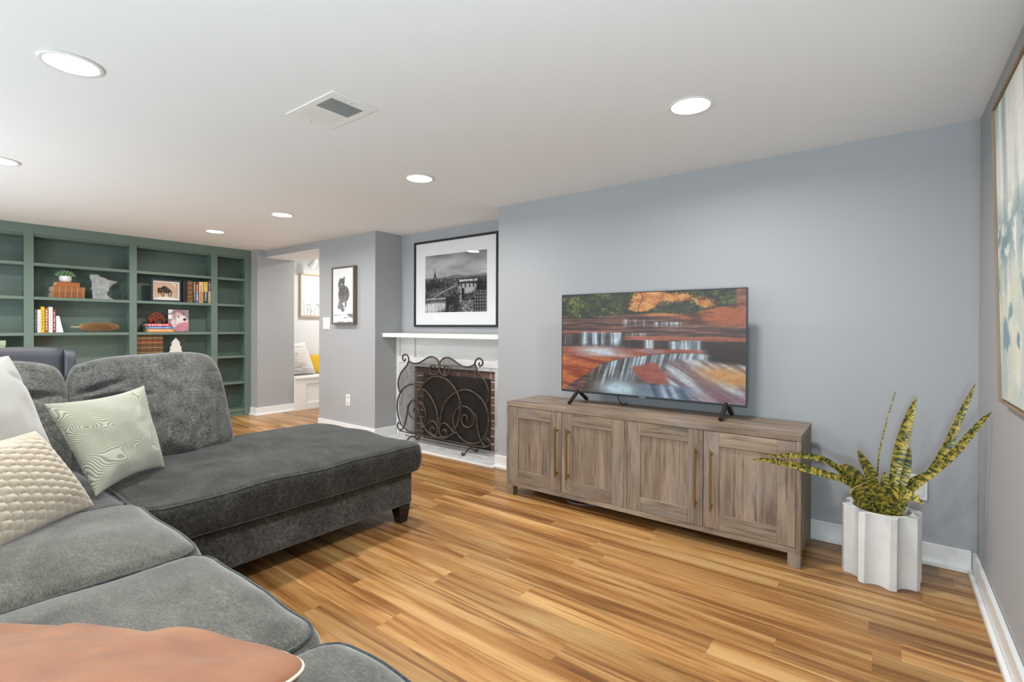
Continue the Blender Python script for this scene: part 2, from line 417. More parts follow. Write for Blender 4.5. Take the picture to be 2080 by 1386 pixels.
# ------------------------------------------------------------------ bookcase
XB, XK = -6.8, -7.05
bc = empty('bookcase', (-6.93, 1.3, 0), 'green built-in bookcase covering the far wall', 'bookcase')
G = M['green']
posts = [(.13, .20, 0), (.986, 1.057, .96), (1.842, 1.911, 0), (2.691, 2.763, 0), (3.10, 3.173, 0), (-.70, -.63, 0)]
make('back_panel', B(XK-.015, XK, -.7, 3.173, 0, H), G, bc)
make('top_rail', B(XB-.02, XB, -.7, 3.173, 2.10, H), G, bc)
make('top_board', B(XK, XB-.0205, -.7, 3.173, 2.08, 2.10), G, bc)
for a, b, z in posts: make('post', B(XB-.02, XB, a, b, z, 2.0998), G, bc)
for yy in (-.665, .165, 1.02, 1.876, 2.727, 3.15):
    make('divider', B(XK+.0005, XB-.0205, yy-.011, yy+.011, 0 if yy != 1.02 else .78, 2.079), G, bc)
SH = [1.815, 1.474, 1.112]
bays = [(-.654, .154), (.176, 1.009), (1.031, 1.865), (1.887, 2.716), (2.738, 3.139)]
for bi, (a, b) in enumerate(bays):
    zs = list(SH) + ([.80] if bi != 2 else []) + ([.455, .09] if bi == 4 else [.455, .09] if bi == 3 else [])
    for z in zs: make('shelf', B(XK+.0005, XB-.005 if bi != 0 else XB-.021, a+.0005, b-.0005, z-.03, z), G, bc)
make('kick_board', B(XB-.03, XB-.0205, 1.887, 3.139, 0, .0595), G, bc)
# counter of the built-in desk in the two left bays, hidden behind the sofa
XS = -6.83       # front line of what stands on the shelves

BOOKM = {}
def bookm(c, rough=.5):
    if c not in BOOKM: BOOKM[c] = paint('cover_'+c, c, rough, .08, .1, 120)
    return BOOKM[c]
PAGE = paint('paper', 'e8e0cc', .8, .05, .2, 400)
def book_up(y0, y1, z, h, d, cover, label, name='book', cat='book', group=None, title=None, bands=None, x=XS, low=None):
    e = empty(name, (x-d/2, (y0+y1)/2, z), label, cat, group)
    cm = bookm(cover); g = .0006
    y0 += g; y1 -= g; mb = MB(); t = .0025
    mb.box(x-d, x, y0, y0+t, z, z+h); mb.box(x-d, x, y1-t, y1, z, z+h); mb.box(x-t, x, y0+t, y1-t, z, z+h)
    make('cover', mb, cm, e)
    make('pages', B(x-d+.003, x-t, y0+t, y1-t, z+.004, z+h-.004), PAGE, e)
    if low: make('spine_label', B(x-.0002, x+.0006, y0, y1, z, z+h*.52), bookm(low), e)
    if title:
        mb = MB(); w = (y1-y0)*.34; c = (y0+y1)/2; zz = z+h*.12; rr = random.Random(label)
        while zz < z+h*.85:
            l = rr.uniform(.008, .02); mb.box(x-.0002, x+.001, c-w/2, c+w/2, zz, zz+l); zz += l+rr.uniform(.004, .016)
        make('title_lettering', mb, bookm(title), e)
    if bands:
        for q in range(5):
            zb = z+h*(.06+.2*q); make('raised_band', B(x-.0002, x+.0022, y0, y1, zb, zb+.006), bookm(bands), e)
        make('spine_label', B(x-.0002, x+.0012, y0+.004, y1-.004, z+h*.66, z+h*.76), bookm('8a3a26'), e)
    return e
def book_flat(y0, y1, z, t, d, cover, label, title=None, bands=None, x=XS, cat='book', name='book', group=None):
    e = empty(name, (x-d/2, (y0+y1)/2, z), label, cat, group); z0 = z+.0005; z1 = z+t-.0005; c = .003
    mb = MB(); mb.box(x-d, x, y0, y1, z0, z0+c); mb.box(x-d, x, y0, y1, z1-c, z1); mb.box(x-c, x, y0, y1, z0+c, z1-c)
    make('cover', mb, bookm(cover), e)
    make('pages', B(x-d+.004, x-c, y0+.003, y1-.003, z0+c, z1-c), PAGE, e)
    if title:
        mb = MB(); yy = y0+.02; rr = random.Random(label)
        while yy < y1-.03:
            l = rr.uniform(.006, .018); mb.box(x-.0002, x+.001, yy, yy+l, z+t*.3, z+t*.68); yy += l+rr.uniform(.003, .012)
        make('title_lettering', mb, bookm(title), e)
    if bands:
        for q in range(6): yb = y0+(y1-y0)*(.03+.18*q); make('raised_band', B(x-.0002, x+.0022, yb, yb+.006, z0, z1), bookm(bands), e)
    return e
# stack of antique books with the planter
book_flat(1.196, 1.46, 1.474, .058, .19, '8b5530', 'big old brown leather book lying at the bottom of the stack under the planter', bands='b98a55', group='old leather books lying flat')
book_flat(1.200, 1.462, 1.532, .060, .19, '9a6236', 'big old brown leather book lying in the middle of the stack under the planter', bands='c39660', group='old leather books lying flat')
book_flat(1.228, 1.418, 1.592, .046, .15, 'a9662f', 'smaller orange-brown book lying on top of the stack, under the white planter', group='old leather books lying flat')
pl = empty('succulent_planter', (-6.9, 1.315, 1.638), 'white bowl planter of green succulents on the old book stack', 'plant')
mb = MB(); mb.lathe([(.0005, 1.6385), (.035, 1.6385), (.047, 1.652), (.053, 1.68), (.050, 1.706), (.046, 1.706), (.045, 1.69), (.0005, 1.69)], -6.9, 1.315, 32)
make('bowl', mb, M['white_plastic'], pl)
M['succ'] = paint('succulent_green', '7ea274', .5, .3, 0)
for k in range(46):
    a = k*2.39996; r = .012+.055*math.sqrt(k/46); el = 1.35-1.25*(k/46)
    c = Vector((-6.9+math.cos(a)*r*.7, 1.315+math.sin(a)*r*.8, 1.705+.03*(1-k/46)))
    d = Vector((math.cos(a)*math.cos(el), math.sin(a)*math.cos(el), math.sin(el)))
    L = .038
    make('leaf', MB().tube([c, c+d*L*.35, c+d*L*.75, c+d*L], [.004, .0085, .008, .001], 6), M['succ'], pl)
# state-outline slate
MN = [(0, 1), (.22, 1), (.30, 1.02), (.34, .93), (.55, .88), (.62, .82), (1.0, .76), (.78, .60), (.66, .45), (.66, .34), (.58, .30), (.60, .17), (.72, .08), (.85, .0), (.06, 0), (.06, .33), (0, .40), (.04, .5), (.05, .7), (-.02, .85)]
MN = [(1.523+p[0]*.243, 1.474+p[1]*.275) for p in MN]
R = Matrix.Translation((-6.9, 0, 1.474)) @ Matrix.Rotation(-.10, 4, 'Y') @ Matrix.Translation((6.9, 0, -1.474))
t = NT('slate_grey'); t.set(t.ramp(t.noise(t.coords(), 25, 5), [(.3, '8f918f'), (.6, 'b0b2b1'), (.8, 'c6c6c3')]), .7); t.bump(t.noise(t.coords(), 60, 4), .4, .003); M['slate'] = t.m
mb = MB().prism(MN, 'x', -6.906, -6.892); mb.v = [R @ Vector(q) for q in mb.v]
tag(make('slate_plaque', mb, M['slate'], bevel=.003, org=(-6.9, 1.6, 1.474)), 'grey slate plaque cut in the outline of a state, leaning on the shelf', 'plaque')
# upright books, third shelf
Z3 = 1.112
book_up(1.064, 1.087, Z3, .24, .16, '3c4a4a', 'dark grey book at the left end of the row beside the yellow book', title='9aa5a0')
book_up(1.087, 1.114, Z3, .232, .16, 'e8e2d3', 'thick cream book standing left of the yellow book', title='cfc6b4')
book_up(1.1145, 1.141, Z3, .262, .17, 'e3c12f', 'bright yellow book with a rounded top standing in the row', title='8c7420')
book_up(1.1415, 1.172, Z3, .246, .16, 'b3652f', 'rust brown book with a black foot right of the yellow book', title='e9d6c0', low='a55a2a')
book_up(1.1725, 1.2035, Z3, .262, .17, 'e6ecec', 'tall white book standing left of the maroon book', title='c4ccd0')
book_up(1.204, 1.2265, Z3, .236, .16, '8f2f3c', 'maroon book with white lettering beside the white bookend', title='f0e4e2')
mb = MB().prism([(1.2275, Z3), (1.29, Z3), (1.257, Z3+.172), (1.2275, Z3+.172)], 'x', XS-.12, XS-.01)
tag(make('bookend', mb, M['trim'], bevel=.002, org=(XS-.06, 1.25, Z3)), 'white wedge-shaped bookend holding up the maroon book', 'bookend')
# pinecone
pc = empty('pinecone', (-6.9, 1.6, Z3), 'long brown pinecone lying on the shelf with its pale stem', 'pinecone')
cz = Z3+.058
M['cone'] = paint('cone_wood', 'a87e54', .7, .3, .2, 90); M['cone_dark'] = paint('cone_core', '3c2717', .8, .2, 0)
mb = MB(); mb.tube([(-6.9, 1.42+.34*i/12, cz) for i in range(13)], [.006+.016*math.sin(math.pi*min(1, (i+.6)/13)) for i in range(13)], 12); make('core', mb, M['cone_dark'], pc)
mb = MB(); random.seed(3)
for i in range(22):
    s = (i+.5)/22; yy = 1.425+.335*s; R0 = .054*math.sin(math.pi*min(1, .10+.84*s))**.55
    for k in range(13):
        a = 2*math.pi*(k+(i % 2)*.5)/13; d = Vector((math.cos(a), .25-.15*s, math.sin(a))); d.normalize(); tn = Vector((-math.sin(a), 0, math.cos(a)))
        c = Vector((-6.9, yy-.01, cz))+Vector((math.cos(a), 0, math.sin(a)))*R0*.30; e_ = Vector((-6.9, yy, cz))+Vector((math.cos(a), 0, math.sin(a)))*R0*.96+Vector((0, .012, 0)); w = .0075
        up_ = Vector((0, -1, 0))*.004
        mb.add([c-tn*w*.5, c+tn*w*.5, e_-tn*w*.7, e_+tn*w*.7, e_+d*.008, c+up_, e_+up_], [(0, 1, 3, 2), (2, 3, 4), (0, 5, 1), (0, 2, 6, 5), (1, 5, 6, 3), (2, 4, 6), (3, 6, 4)])
tag(make('scales', mb, M['cone'], pc), kind='stuff')
make('stem', MB().tube([(-6.9, 1.358, cz+.001), (-6.9, 1.40, cz), (-6.9, 1.43, cz)], [.005, .006, .008], 8), paint('stem_pale', 'cfc9a8', .7), pc)
# bay 3, second shelf: framed buffalo print and books
def ell(u, v, cu, cv, a, b, th=0, soft=.08):
    x = (u-cu)*math.cos(th)+(v-cv)*math.sin(th); y = -(u-cu)*math.sin(th)+(v-cv)*math.cos(th)
    return sst(1+soft, 1-soft, np.sqrt((x/a)**2+(y/b)**2))
def buffalo(u, v):
    bg = np.ones(u.shape+(3,))*hexn('c9a890'); bg = mixn(bg, np.ones_like(bg)*hexn('e6d9cc'), ell(u, v, .5, .02, .45, .12, 0, .3))
    ua = u*1.45
    s = ell(ua, v, .42, .50, .17, .17, .35); s = np.maximum(s, ell(ua, v, .68, .52, .34, .17, -.18)); s = np.maximum(s, ell(ua, v, .63, .60, .20, .17, -.1)); s = np.maximum(s, ell(ua, v, .30, .50, .11, .16, .2)); s = np.maximum(s, ell(ua, v, .25, .36, .03, .10, 0))
    for a, b, c in ((.45, .27, .3), (.57, .26, -.3), (.86, .27, .25), (1.0, .25, -.12), (1.04, .40, -.2)): s = np.maximum(s, ell(ua, v, a, b, .028, .17 if a < 1.03 else .12, c))
    pat = (np.abs(fb(ua*7, v*7, 3, 2)-.5) < .03)*1.0
    ink = mixn(np.ones_like(bg)*hexn('2c2622'), np.ones_like(bg)*hexn('a1755a'), pat*.8)
    out = bg*(1-s[..., None])+ink*s[..., None]
    moon = np.clip(ell(ua, v, 1.13, .80, .17, .14)-ell(ua, v, 1.09, .76, .17, .14), 0, 1)
    return mixn(out, np.ones_like(out)*hexn('f4efe8'), moon)
Z2 = 1.474
fr = empty('framed_print', (-6.86, 2.22, Z2), 'small black-framed print of a dark buffalo under a crescent moon', 'picture')
mb = MB(); fx0, fx1 = -6.872, -6.852; a0, a1, b0, b1 = 2.064, 2.377, Z2+.0005, 1.74
mb.ring('x', (a0, a1, b0, b1), (a0+.02, a1-.02, b0+.02, b1-.02), fx0, fx1)
make('frame', mb, M['dark_plastic'], fr, bevel=.001)
make('mat_board', B(-6.869, -6.866, a0+.02, a1-.02, b0+.02, b1-.02), M['mat_board'], fr)
picture('print', (-6.8655, a0+.032, b0+.033), (0, a1-a0-.064, 0), (0, 0, b1-b0-.066), 150, 100, buffalo, fr)
book_up(2.382, 2.432, Z2, .262, .17, '191614', 'thick black book standing right beside the buffalo print')
book_up(2.433, 2.490, Z2, .268, .17, '6b4a2c', 'thick antique brown book with gold bands right of the black book', bands='a98a55')
rb = [(2.500, 2.519, .258, '8d8260', '3a3846', 'slim olive-and-navy paperback at the left of the colourful row'), (2.519, 2.560, .262, '7e2430', '5a5f80', 'paperback with a maroon top and slate blue foot'),
      (2.560, 2.606, .264, 'e2c99a', 'cf9565', 'paperback with a cream top and orange foot beside the maroon one'), (2.612, 2.660, .268, 'd3b348', '27404a', 'paperback with a yellow top and dark navy foot'),
      (2.663, 2.700, .285, '5a4650', 'b5a284', 'tallest dark plum paperback at the right end against the divider')]
for a, b, h, c, lo, lb in rb: book_up(a, b, Z2, h, .15, c, lb, group='colourful paperbacks beside the buffalo print', title='d9cdb6' if c != 'e2c99a' else '8a6a4a', low=lo)
# bay 3, third shelf
book_flat(2.024, 2.286, Z3, .038, .17, 'e08a3c', 'orange book at the bottom of the stack under the wooden buffalo', title='f6dcae', group='stack under the wooden buffalo')
book_flat(2.021, 2.275, Z3+.038, .029, .17, '2f6fae', 'blue book in the middle of the stack under the wooden buffalo', title='bcd6e8', group='stack under the wooden buffalo')
book_flat(2.010, 2.265, Z3+.067, .034, .17, 'c2404a', 'red book on top of the stack, directly under the wooden buffalo', title='f6e6e2', group='stack under the wooden buffalo')
wb = MB(); zt = Z3+.1005
prof = [(0, .05), (.012, .09), (.05, .12), (.075, .14), (.10, .142), (.13, .13), (.16, .105), (.178, .075), (.182, .03), (.178, 0), (.160, 0), (.155, .045), (.135, .035), (.12, .048), (.10, .04), (.095, 0), (.07, 0), (.068, .03), (.05, .025), (.04, .005), (.02, .012)]
nn = 9
for q in range(nn-1):
    pass
P2 = [(2.035+a, zt+b) for a, b in prof]
t = NT('carved_redwood'); t.set(t.ramp(t.noise(t.coords((8, 30, 30)), 2, 5), [(.3, '3c1a12'), (.5, '6b2f1f'), (.7, '8a4630')]), .35); M['redwood'] = t.m
wb.prism(P2, 'x', -6.925, -6.875)
tag(make('buffalo_carving', wb, M['redwood'], bevel=.010, seg=3, org=(-6.9, 2.12, zt)), 'carved reddish-brown wooden buffalo standing on the stack of books', 'figurine')
def dog(u, v):
    o = np.ones(u.shape+(3,))*hexn('8b7f82'); o = mixn(o, np.ones_like(o)*hexn('cfdad2'), ((u < .32) & (v > .84))*1.0); o = mixn(o, np.ones_like(o)*hexn('e3e0dc'), ((u < .25) & (v < .78) & (v > .58))*1.0)
    n = fb(u*9, v*9, 5)
    body = ell(u, v, .55, .42, .42, .30, .1, .2); o = mixn(o, np.ones_like(o)*hexn('cfc0c2')*(.8+.4*n[..., None]), body)
    o = mixn(o, np.ones_like(o)*hexn('8a6a70')*(.7+.6*n[..., None]), ell(u, v, .5, .86, .34, .2, .1, .2))
    o = mixn(o, np.ones_like(o)*hexn('b99a9e')*(.8+.4*n[..., None]), ell(u, v, .42, .72, .25, .16, .3, .2))
    o = mixn(o, np.ones_like(o)*hexn('dccfce'), ell(u, v, .62, .60, .25, .15, .1, .2))
    o = mixn(o, np.ones_like(o)*hexn('3a2c30'), ell(u, v, .80, .56, .08, .065, 0)); o = mixn(o, np.ones_like(o)*hexn('2b2124'), ell(u, v, .50, .68, .045, .03, .2)); o = mixn(o, np.ones_like(o)*hexn('2b2124'), ell(u, v, .75, .80, .035, .025, 0))
    o = mixn(o, np.ones_like(o)*hexn('c07f8c')*(.9+.2*n[..., None]), ell(u, v, .70, .22, .42, .20, .25, .1))
    return o
dp = empty('dog_photo', (-6.86, 2.345, Z3), 'square photo block of a pink-toned puppy resting its head', 'picture')
make('block', B(-6.872, -6.852, 2.233, 2.457, Z3+.0005, 1.385), M['dark_plastic'], dp, bevel=.004)
picture('print', (-6.8515, 2.236, Z3+.004), (0, .218, 0), (0, 0, .266), 90, 100, dog, dp)
# bay 3, fourth shelf
ZL = .80
for q, (a, b) in enumerate(((1.902, 1.956), (1.957, 2.009), (2.010, 2.070), (2.071, 2.127), (2.128, 2.176))):
    book_up(a, b, ZL, .279, .17, '5f4126', ['leftmost of the row of brown leather volumes behind the sofa', 'second volume from the post in the brown leather row behind the sofa', 'middle volume of the brown leather row behind the sofa',
            'second volume from the right end of the brown leather row', 'right-hand volume of the brown leather row, nearest the wooden tree'][q], group='matching brown leather volumes', bands='b3925c')
wt = empty('wooden_tree', (-6.87, 2.32, ZL), 'whitewashed wooden fir tree on a small base, beside the leather volumes', 'figurine')
tp = [(0, .235), (.052, .16), (.034, .165), (.066, .095), (.05, .10), (.082, .03), (.022, .038), (.022, 0)]
poly = [(2.32+a, ZL+.012+b) for a, b in tp]+[(2.32-a, ZL+.012+b) for a, b in tp[:0:-1]]
make('cutout', MB().prism(poly, 'x', -6.88, -6.862), paint('whitewash', 'dedad4', .7, .08, .3, 40), wt, bevel=.001)
make('base', B(-6.92, -6.83, 2.25, 2.40, ZL+.0005, ZL+.012), M['light_wood_frame'], wt, bevel=.002)
gb = empty('storage_box', (-6.88, .76, ZL), 'sage green lidded box on the shelf behind the office chair', 'box')
M['sage'] = paint('sage_card', '9db48c', .7)
make('body', B(-6.98, -6.84, .60, .862, ZL+.0005, .985), M['sage'], gb, bevel=.003); make('lid', B(-6.984, -6.836, .596, .866, .985, 1.037), M['sage'], gb, bevel=.003)

# ------------------------------------------------------------------ office chair behind the sofa
oc = empty('office_chair', (-4.9, .78, 0), 'black leather office chair with a padded back, standing behind the sofa', 'chair')
t = NT('black_leather'); t.set(C('45474d'), .42, Specular_IOR_Level=.5); t.bump(t.noise(t.coords(), 200, 3), .15, .001); M['bleather'] = t.m
def backsurf(y0, y1, z0, z1, side, t0=.035):
    def f(u, v):
        a = 2*math.pi*u; return None
    mb = MB(); nu, nv = 28, 16
    def pt(s, u, v):
        y = y0+(y1-y0)*u; q = (y-.68)/.36; x = -4.93+.07*q*q; e = (1-abs(2*u-1)**8)*(1-abs(2*v-1)**8)
        zt_ = z0+(z1-z0)*v-.035*q*q*v
        return (x+s*t0*max(0, e)**.4, y, zt_)
    mb.grid(lambda u, v: pt(1, u, v), nu, nv); mb.grid(lambda u, v: pt(-1, u, v), nu, nv)
    return mb
make('back_cushion', backsurf(.40, .922, .52, 1.03, 1), M['bleather'], oc)
make('side_bolster', backsurf(.9225, .988, .52, 1.018, 1, .038), M['bleather'], oc); make('side_bolster', backsurf(.33, .397, .52, 1.005, 1, .03), M['bleather'], oc)
make('seat', B(-4.9, -4.42, .40, .98, .42, .52), M['bleather'], oc, bevel=.04, seg=4)
for yy in (.30, 1.02): make('armrest', B(-4.85, -4.5, yy, yy+.06, .66, .70), M['dark_plastic'], oc, bevel=.012); 
for yy in (.32, 1.04): make('arm_post', B(-4.70, -4.66, yy, yy+.03, .46, .66), M['dark_plastic'], oc)
make('gas_column', MB().tube([(-4.66, .69, .08), (-4.66, .69, .42)], .028, 14), M['chrome'], oc)
for k in range(5):
    a = k*2*math.pi/5+.3; d = Vector((math.cos(a), math.sin(a), 0))
    lg = make('base_arm', MB().tube([Vector((-4.66, .69, .10)), Vector((-4.66, .69, .065))+d*.29], [.022, .014], 8), M['dark_plastic'], oc)
    c = Vector((-4.66, .69, .027))+d*.29
    make('caster', MB().tube([c+Vector((-d.y, d.x, 0))*-.02, c+Vector((-d.y, d.x, 0))*.02], .0265, 14), M['dark_plastic'], oc)

# ------------------------------------------------------------------ fireplace
t = NT('veined_marble'); w_ = t.n('ShaderNodeTexNoise'); w_.inputs['Scale'].default_value = 3.5; w_.inputs['Detail'].default_value = 6; w_.inputs['Distortion'].default_value = 1.6
t.l(t.coords((1, 1, .6)), w_.inputs[0]); t.set(t.ramp(w_.outputs['Fac'], [(.40, 'dcdcda'), (.49, 'cfcfce'), (.50, 'a9abac'), (.515, 'd5d5d3'), (.7, 'e2e2e0')]), .25); M['marble'] = t.m
t = NT('fire_brick'); bn = t.noise(t.coords((1, 1, 1), rnd=True), 18, 5, .65); oi = t.n('ShaderNodeObjectInfo')
c = t.ramp(bn, [(.3, '6b4a3e'), (.5, '8a6253'), (.7, 'a58271')]); t.set(t.mix(c, C('3e2c27'), t.ramp(oi.outputs['Random'], [(.2, 0.0), (1, .7)])), .9); t.bump(bn, .5, .003); M['brick'] = t.m
M['mortar'] = paint('mortar', 'e0d8d0', .9, .1, .3, 150)
t = NT('sooty_metal'); t.set(t.ramp(t.noise(t.coords((3, 1, 1.4)), 2.5, 4), [(.35, '23211f'), (.55, '34302c'), (.75, '54443a')]), .65, Specular_IOR_Level=.3); M['soot'] = t.m
fp = empty('fireplace', (-3.45, 3.6, 0), 'white fireplace surround with mantel shelf and marble slips in the alcove', 'fireplace')
T = M['trim']; AL, AR = -4.2938, -2.6105
make('mantel_shelf', B(AL, AR+.04, 3.378, 3.643, 1.0755, 1.119), T, fp, bevel=.002)
make('frieze_panel', B(AL, AR, 3.592, 3.643, .80, 1.075), T, fp)
for a in ((AL, AL+.05, 0, 1.075), (-4.06, -4.0, .865, 1.075), (-2.90, -2.84, .865, 1.075), (AR-.05, AR, 0, 1.075)):
    make('stile', B(a[0], a[1], 3.567, 3.592, a[2], a[3]), T, fp, bevel=.002)
make('rail', B(AL+.0505, AR-.0505, 3.567, 3.592, .80, .8645), T, fp, bevel=.002)
make('backing', B(AL, AR, 3.6065, 3.643, 0, .80), M['mortar'], fp)
for a in ((AL+.0505, -4.0, .0125, .7995), (-2.90, AR-.0505, .0125, .7995), (-3.9995, -2.9005, .766, .7995)):
    make('marble_slip', B(a[0], a[1], 3.574, 3.630, a[2], a[3]), M['marble'], fp, bevel=.0015)
# brick ring
bx0, bx1, bt = -3.9995, -2.9005, .765
def brick(x0, x1, z0, z1): make('brick', B(x0, x1, 3.602+random.uniform(-.001, .001), 3.606, z0, z1), M['brick'], fp, bevel=.002, seg=1)
x = bx0+.003
while x < bx1-.02:
    b = min(x+.195, bx1-.003); brick(x, b, bt-.068, bt-.003); x += .206
z = .0135
while z < bt-.08:
    zt = min(z+.061, bt-.073)
    brick(bx0+.003, bx0+.103, z, zt); brick(bx1-.068, bx1-.003, z, zt); z += .0735
make('firebox_cover', B(bx0+.105, bx1-.07, 3.6025, 3.606, .0125, bt-.071), M['soot'], fp, bevel=.003)
hb = tag(make('hearth', B(AL+.018, AR, 3.226, 3.5735, -.004, .0115), M['mortar'], org=(-3.45, 3.4, 0)), 'white marble hearth slab set flush in the wooden floor', 'hearth')
xx = AL+.018
while xx < AR-.02:
    b = min(xx+.405, AR); make('tile', B(xx+.0008, b-.0008, 3.2235, 3.573, -.003, .0125), M['marble'], hb, bevel=.0008, seg=1); xx += .405
make('edge_strip', B(AL+.018, AR, 3.203, 3.223, -.004, .0125), T, hb)

# wrought iron screen
t = NT('bronzed_iron'); t.set(t.ramp(t.noise(t.coords(), 30, 3), [(.3, '3c332c'), (.7, '635549')]), .42, Metallic=.5); M['iron'] = t.m
fs = empty('fire_screen', (-3.45, 3.4, .0125), 'scrolled wrought-iron fire screen with dark mesh in front of the fireplace', 'fire screen')
SC = {
'top_scroll': [(-0.51, 0.862), (-0.501, 0.845), (-0.518, 0.831), (-0.542, 0.845), (-0.546, 0.874), (-0.517, 0.899), (-0.481, 0.894), (-0.455, 0.864), (-0.457, 0.829), (-0.481, 0.787), (-0.529, 0.746), (-0.576, 0.699), (-0.609, 0.635), (-0.616, 0.581), (-0.605, 0.528), (-0.578, 0.49)],
'wave_scroll': [(-0.455, 0.845), (-0.416, 0.825), (-0.367, 0.814), (-0.303, 0.82), (-0.241, 0.843), (-0.167, 0.88), (-0.107, 0.891), (-0.053, 0.88), (-0.014, 0.845), (-0.006, 0.8), (-0.008, 0.758), (-0.029, 0.728), (-0.07, 0.715), (-0.112, 0.723), (-0.133, 0.751), (-0.131, 0.785), (-0.104, 0.807), (-0.077, 0.807), (-0.061, 0.79)],
'great_arch': [(0.0, 0.708), (-0.106, 0.685), (-0.191, 0.633), (-0.252, 0.564), (-0.287, 0.493), (-0.291, 0.415), (-0.276, 0.331), (-0.245, 0.257), (-0.201, 0.186), (-0.128, 0.136), (-0.056, 0.116), (0.0, 0.113)],
'round_scroll': [(-0.010, 0.167), (-0.015, 0.267), (-0.027, 0.341), (-0.069, 0.436), (-0.141, 0.514), (-0.24, 0.574), (-0.34, 0.601), (-0.43, 0.592), (-0.522, 0.548), (-0.588, 0.476), (-0.622, 0.383), (-0.617, 0.286), (-0.574, 0.192), (-0.507, 0.134), (-0.415, 0.111), (-0.338, 0.121), (-0.263, 0.161), (-0.213, 0.218), (-0.189, 0.289), (-0.202, 0.364), (-0.251, 0.419), (-0.314, 0.443), (-0.372, 0.44), (-0.429, 0.402), (-0.455, 0.338), (-0.429, 0.28), (-0.371, 0.256), (-0.32, 0.27), (-0.299, 0.311), (-0.308, 0.353), (-0.339, 0.367), (-0.365, 0.352), (-0.371, 0.325)],
'side_scroll': [(-0.429, 0.402), (-0.468, 0.372), (-0.479, 0.3), (-0.501, 0.21), (-0.534, 0.14), (-0.574, 0.11), (-0.614, 0.116), (-0.631, 0.15), (-0.614, 0.179), (-0.587, 0.182), (-0.58, 0.16)],
'inner_scroll': [(-0.25, 0.188), (-0.213, 0.188), (-0.164, 0.224), (-0.104, 0.257), (-0.056, 0.258), (-0.023, 0.224), (-0.015, 0.176), (-0.032, 0.136), (-0.074, 0.126), (-0.11, 0.146), (-0.112, 0.18), (-0.092, 0.199), (-0.068, 0.198), (-0.058, 0.178)],
}
dy = {'great_arch': -.012, 'round_scroll': 0, 'side_scroll': .010, 'inner_scroll': -.01, 'top_scroll': .006, 'wave_scroll': 0}
for k_, pts in SC.items():
    for sgn in (1, -1):
        P_ = crom([(-3.45+sgn*a, 3.4+dy[k_]+sgn*.001, b) for a, b in pts], 5); n_ = len(P_)
        make(k_, MB().tube(P_, [.0082*(1 if i > 4 else .85) for i in range(n_)], 8), M['iron'], fs)
make('bottom_bar', MB().tube(crom([(-3.45+a, 3.405, b) for a, b in ((-.587, .10), (-.3, .092), (0, .097), (.3, .092), (.587, .10))], 5), .0065, 8), M['iron'], fs)
make('bottom_bar', MB().tube(crom([(-3.45+a, 3.41, b) for a, b in ((-.50, .065), (-.25, .055), (0, .055), (.25, .055), (.50, .065))], 5), .005, 8), M['iron'], fs)
for sx in (-.40, .40):
    for sy in (-1, 1):
        P_ = crom([(-3.45+sx, 3.405, .07), (-3.45+sx-.004, 3.405+sy*.03, .055), (-3.45+sx-.004, 3.405+sy*.06, .035), (-3.45+sx-.004, 3.405+sy*.085, .021), (-3.45+sx-.004, 3.405+sy*.105, .024), (-3.45+sx-.004, 3.405+sy*.108, .040), (-3.45+sx-.004, 3.405+sy*.095, .042)], 5)
        make('foot', MB().tube(P_, .0075, 8), M['iron'], fs)
# fine mesh sheet: outline of the screen
t = NT('fine_wire_mesh'); tr = t.n('ShaderNodeBsdfTransparent'); mx = t.n('ShaderNodeMixShader'); mx.inputs[0].default_value = .36
t.set(C('2b2521'), .6, Metallic=.3); t.l(tr.outputs[0], mx.inputs[1]); t.l(t.b.outputs[0], mx.inputs[2]); t.l(mx.outputs[0], t.t.nodes['Material Output'].inputs[0]); M['mesh'] = t.m
half = [(0, .80), (-.02, .86), (-.06, .884), (-.107, .889), (-.167, .878), (-.241, .841), (-.303, .818), (-.367, .812), (-.416, .823), (-.46, .84), (-.481, .787), (-.529, .746), (-.576, .699), (-.609, .635), (-.616, .581), (-.605, .528), (-.590, .476), (-.620, .383), (-.616, .286), (-.574, .192), (-.52, .145), (-.50, .10), (-.3, .093)]
half = [(a, b) for a, b in half]
poly = [(-3.45+a, b) for a, b in half]+[(-3.45-a, b) for a, b in half[:0:-1]]
make('mesh_sheet', MB().prism(poly, 'y', 3.4185, 3.4195), M['mesh'], fs)

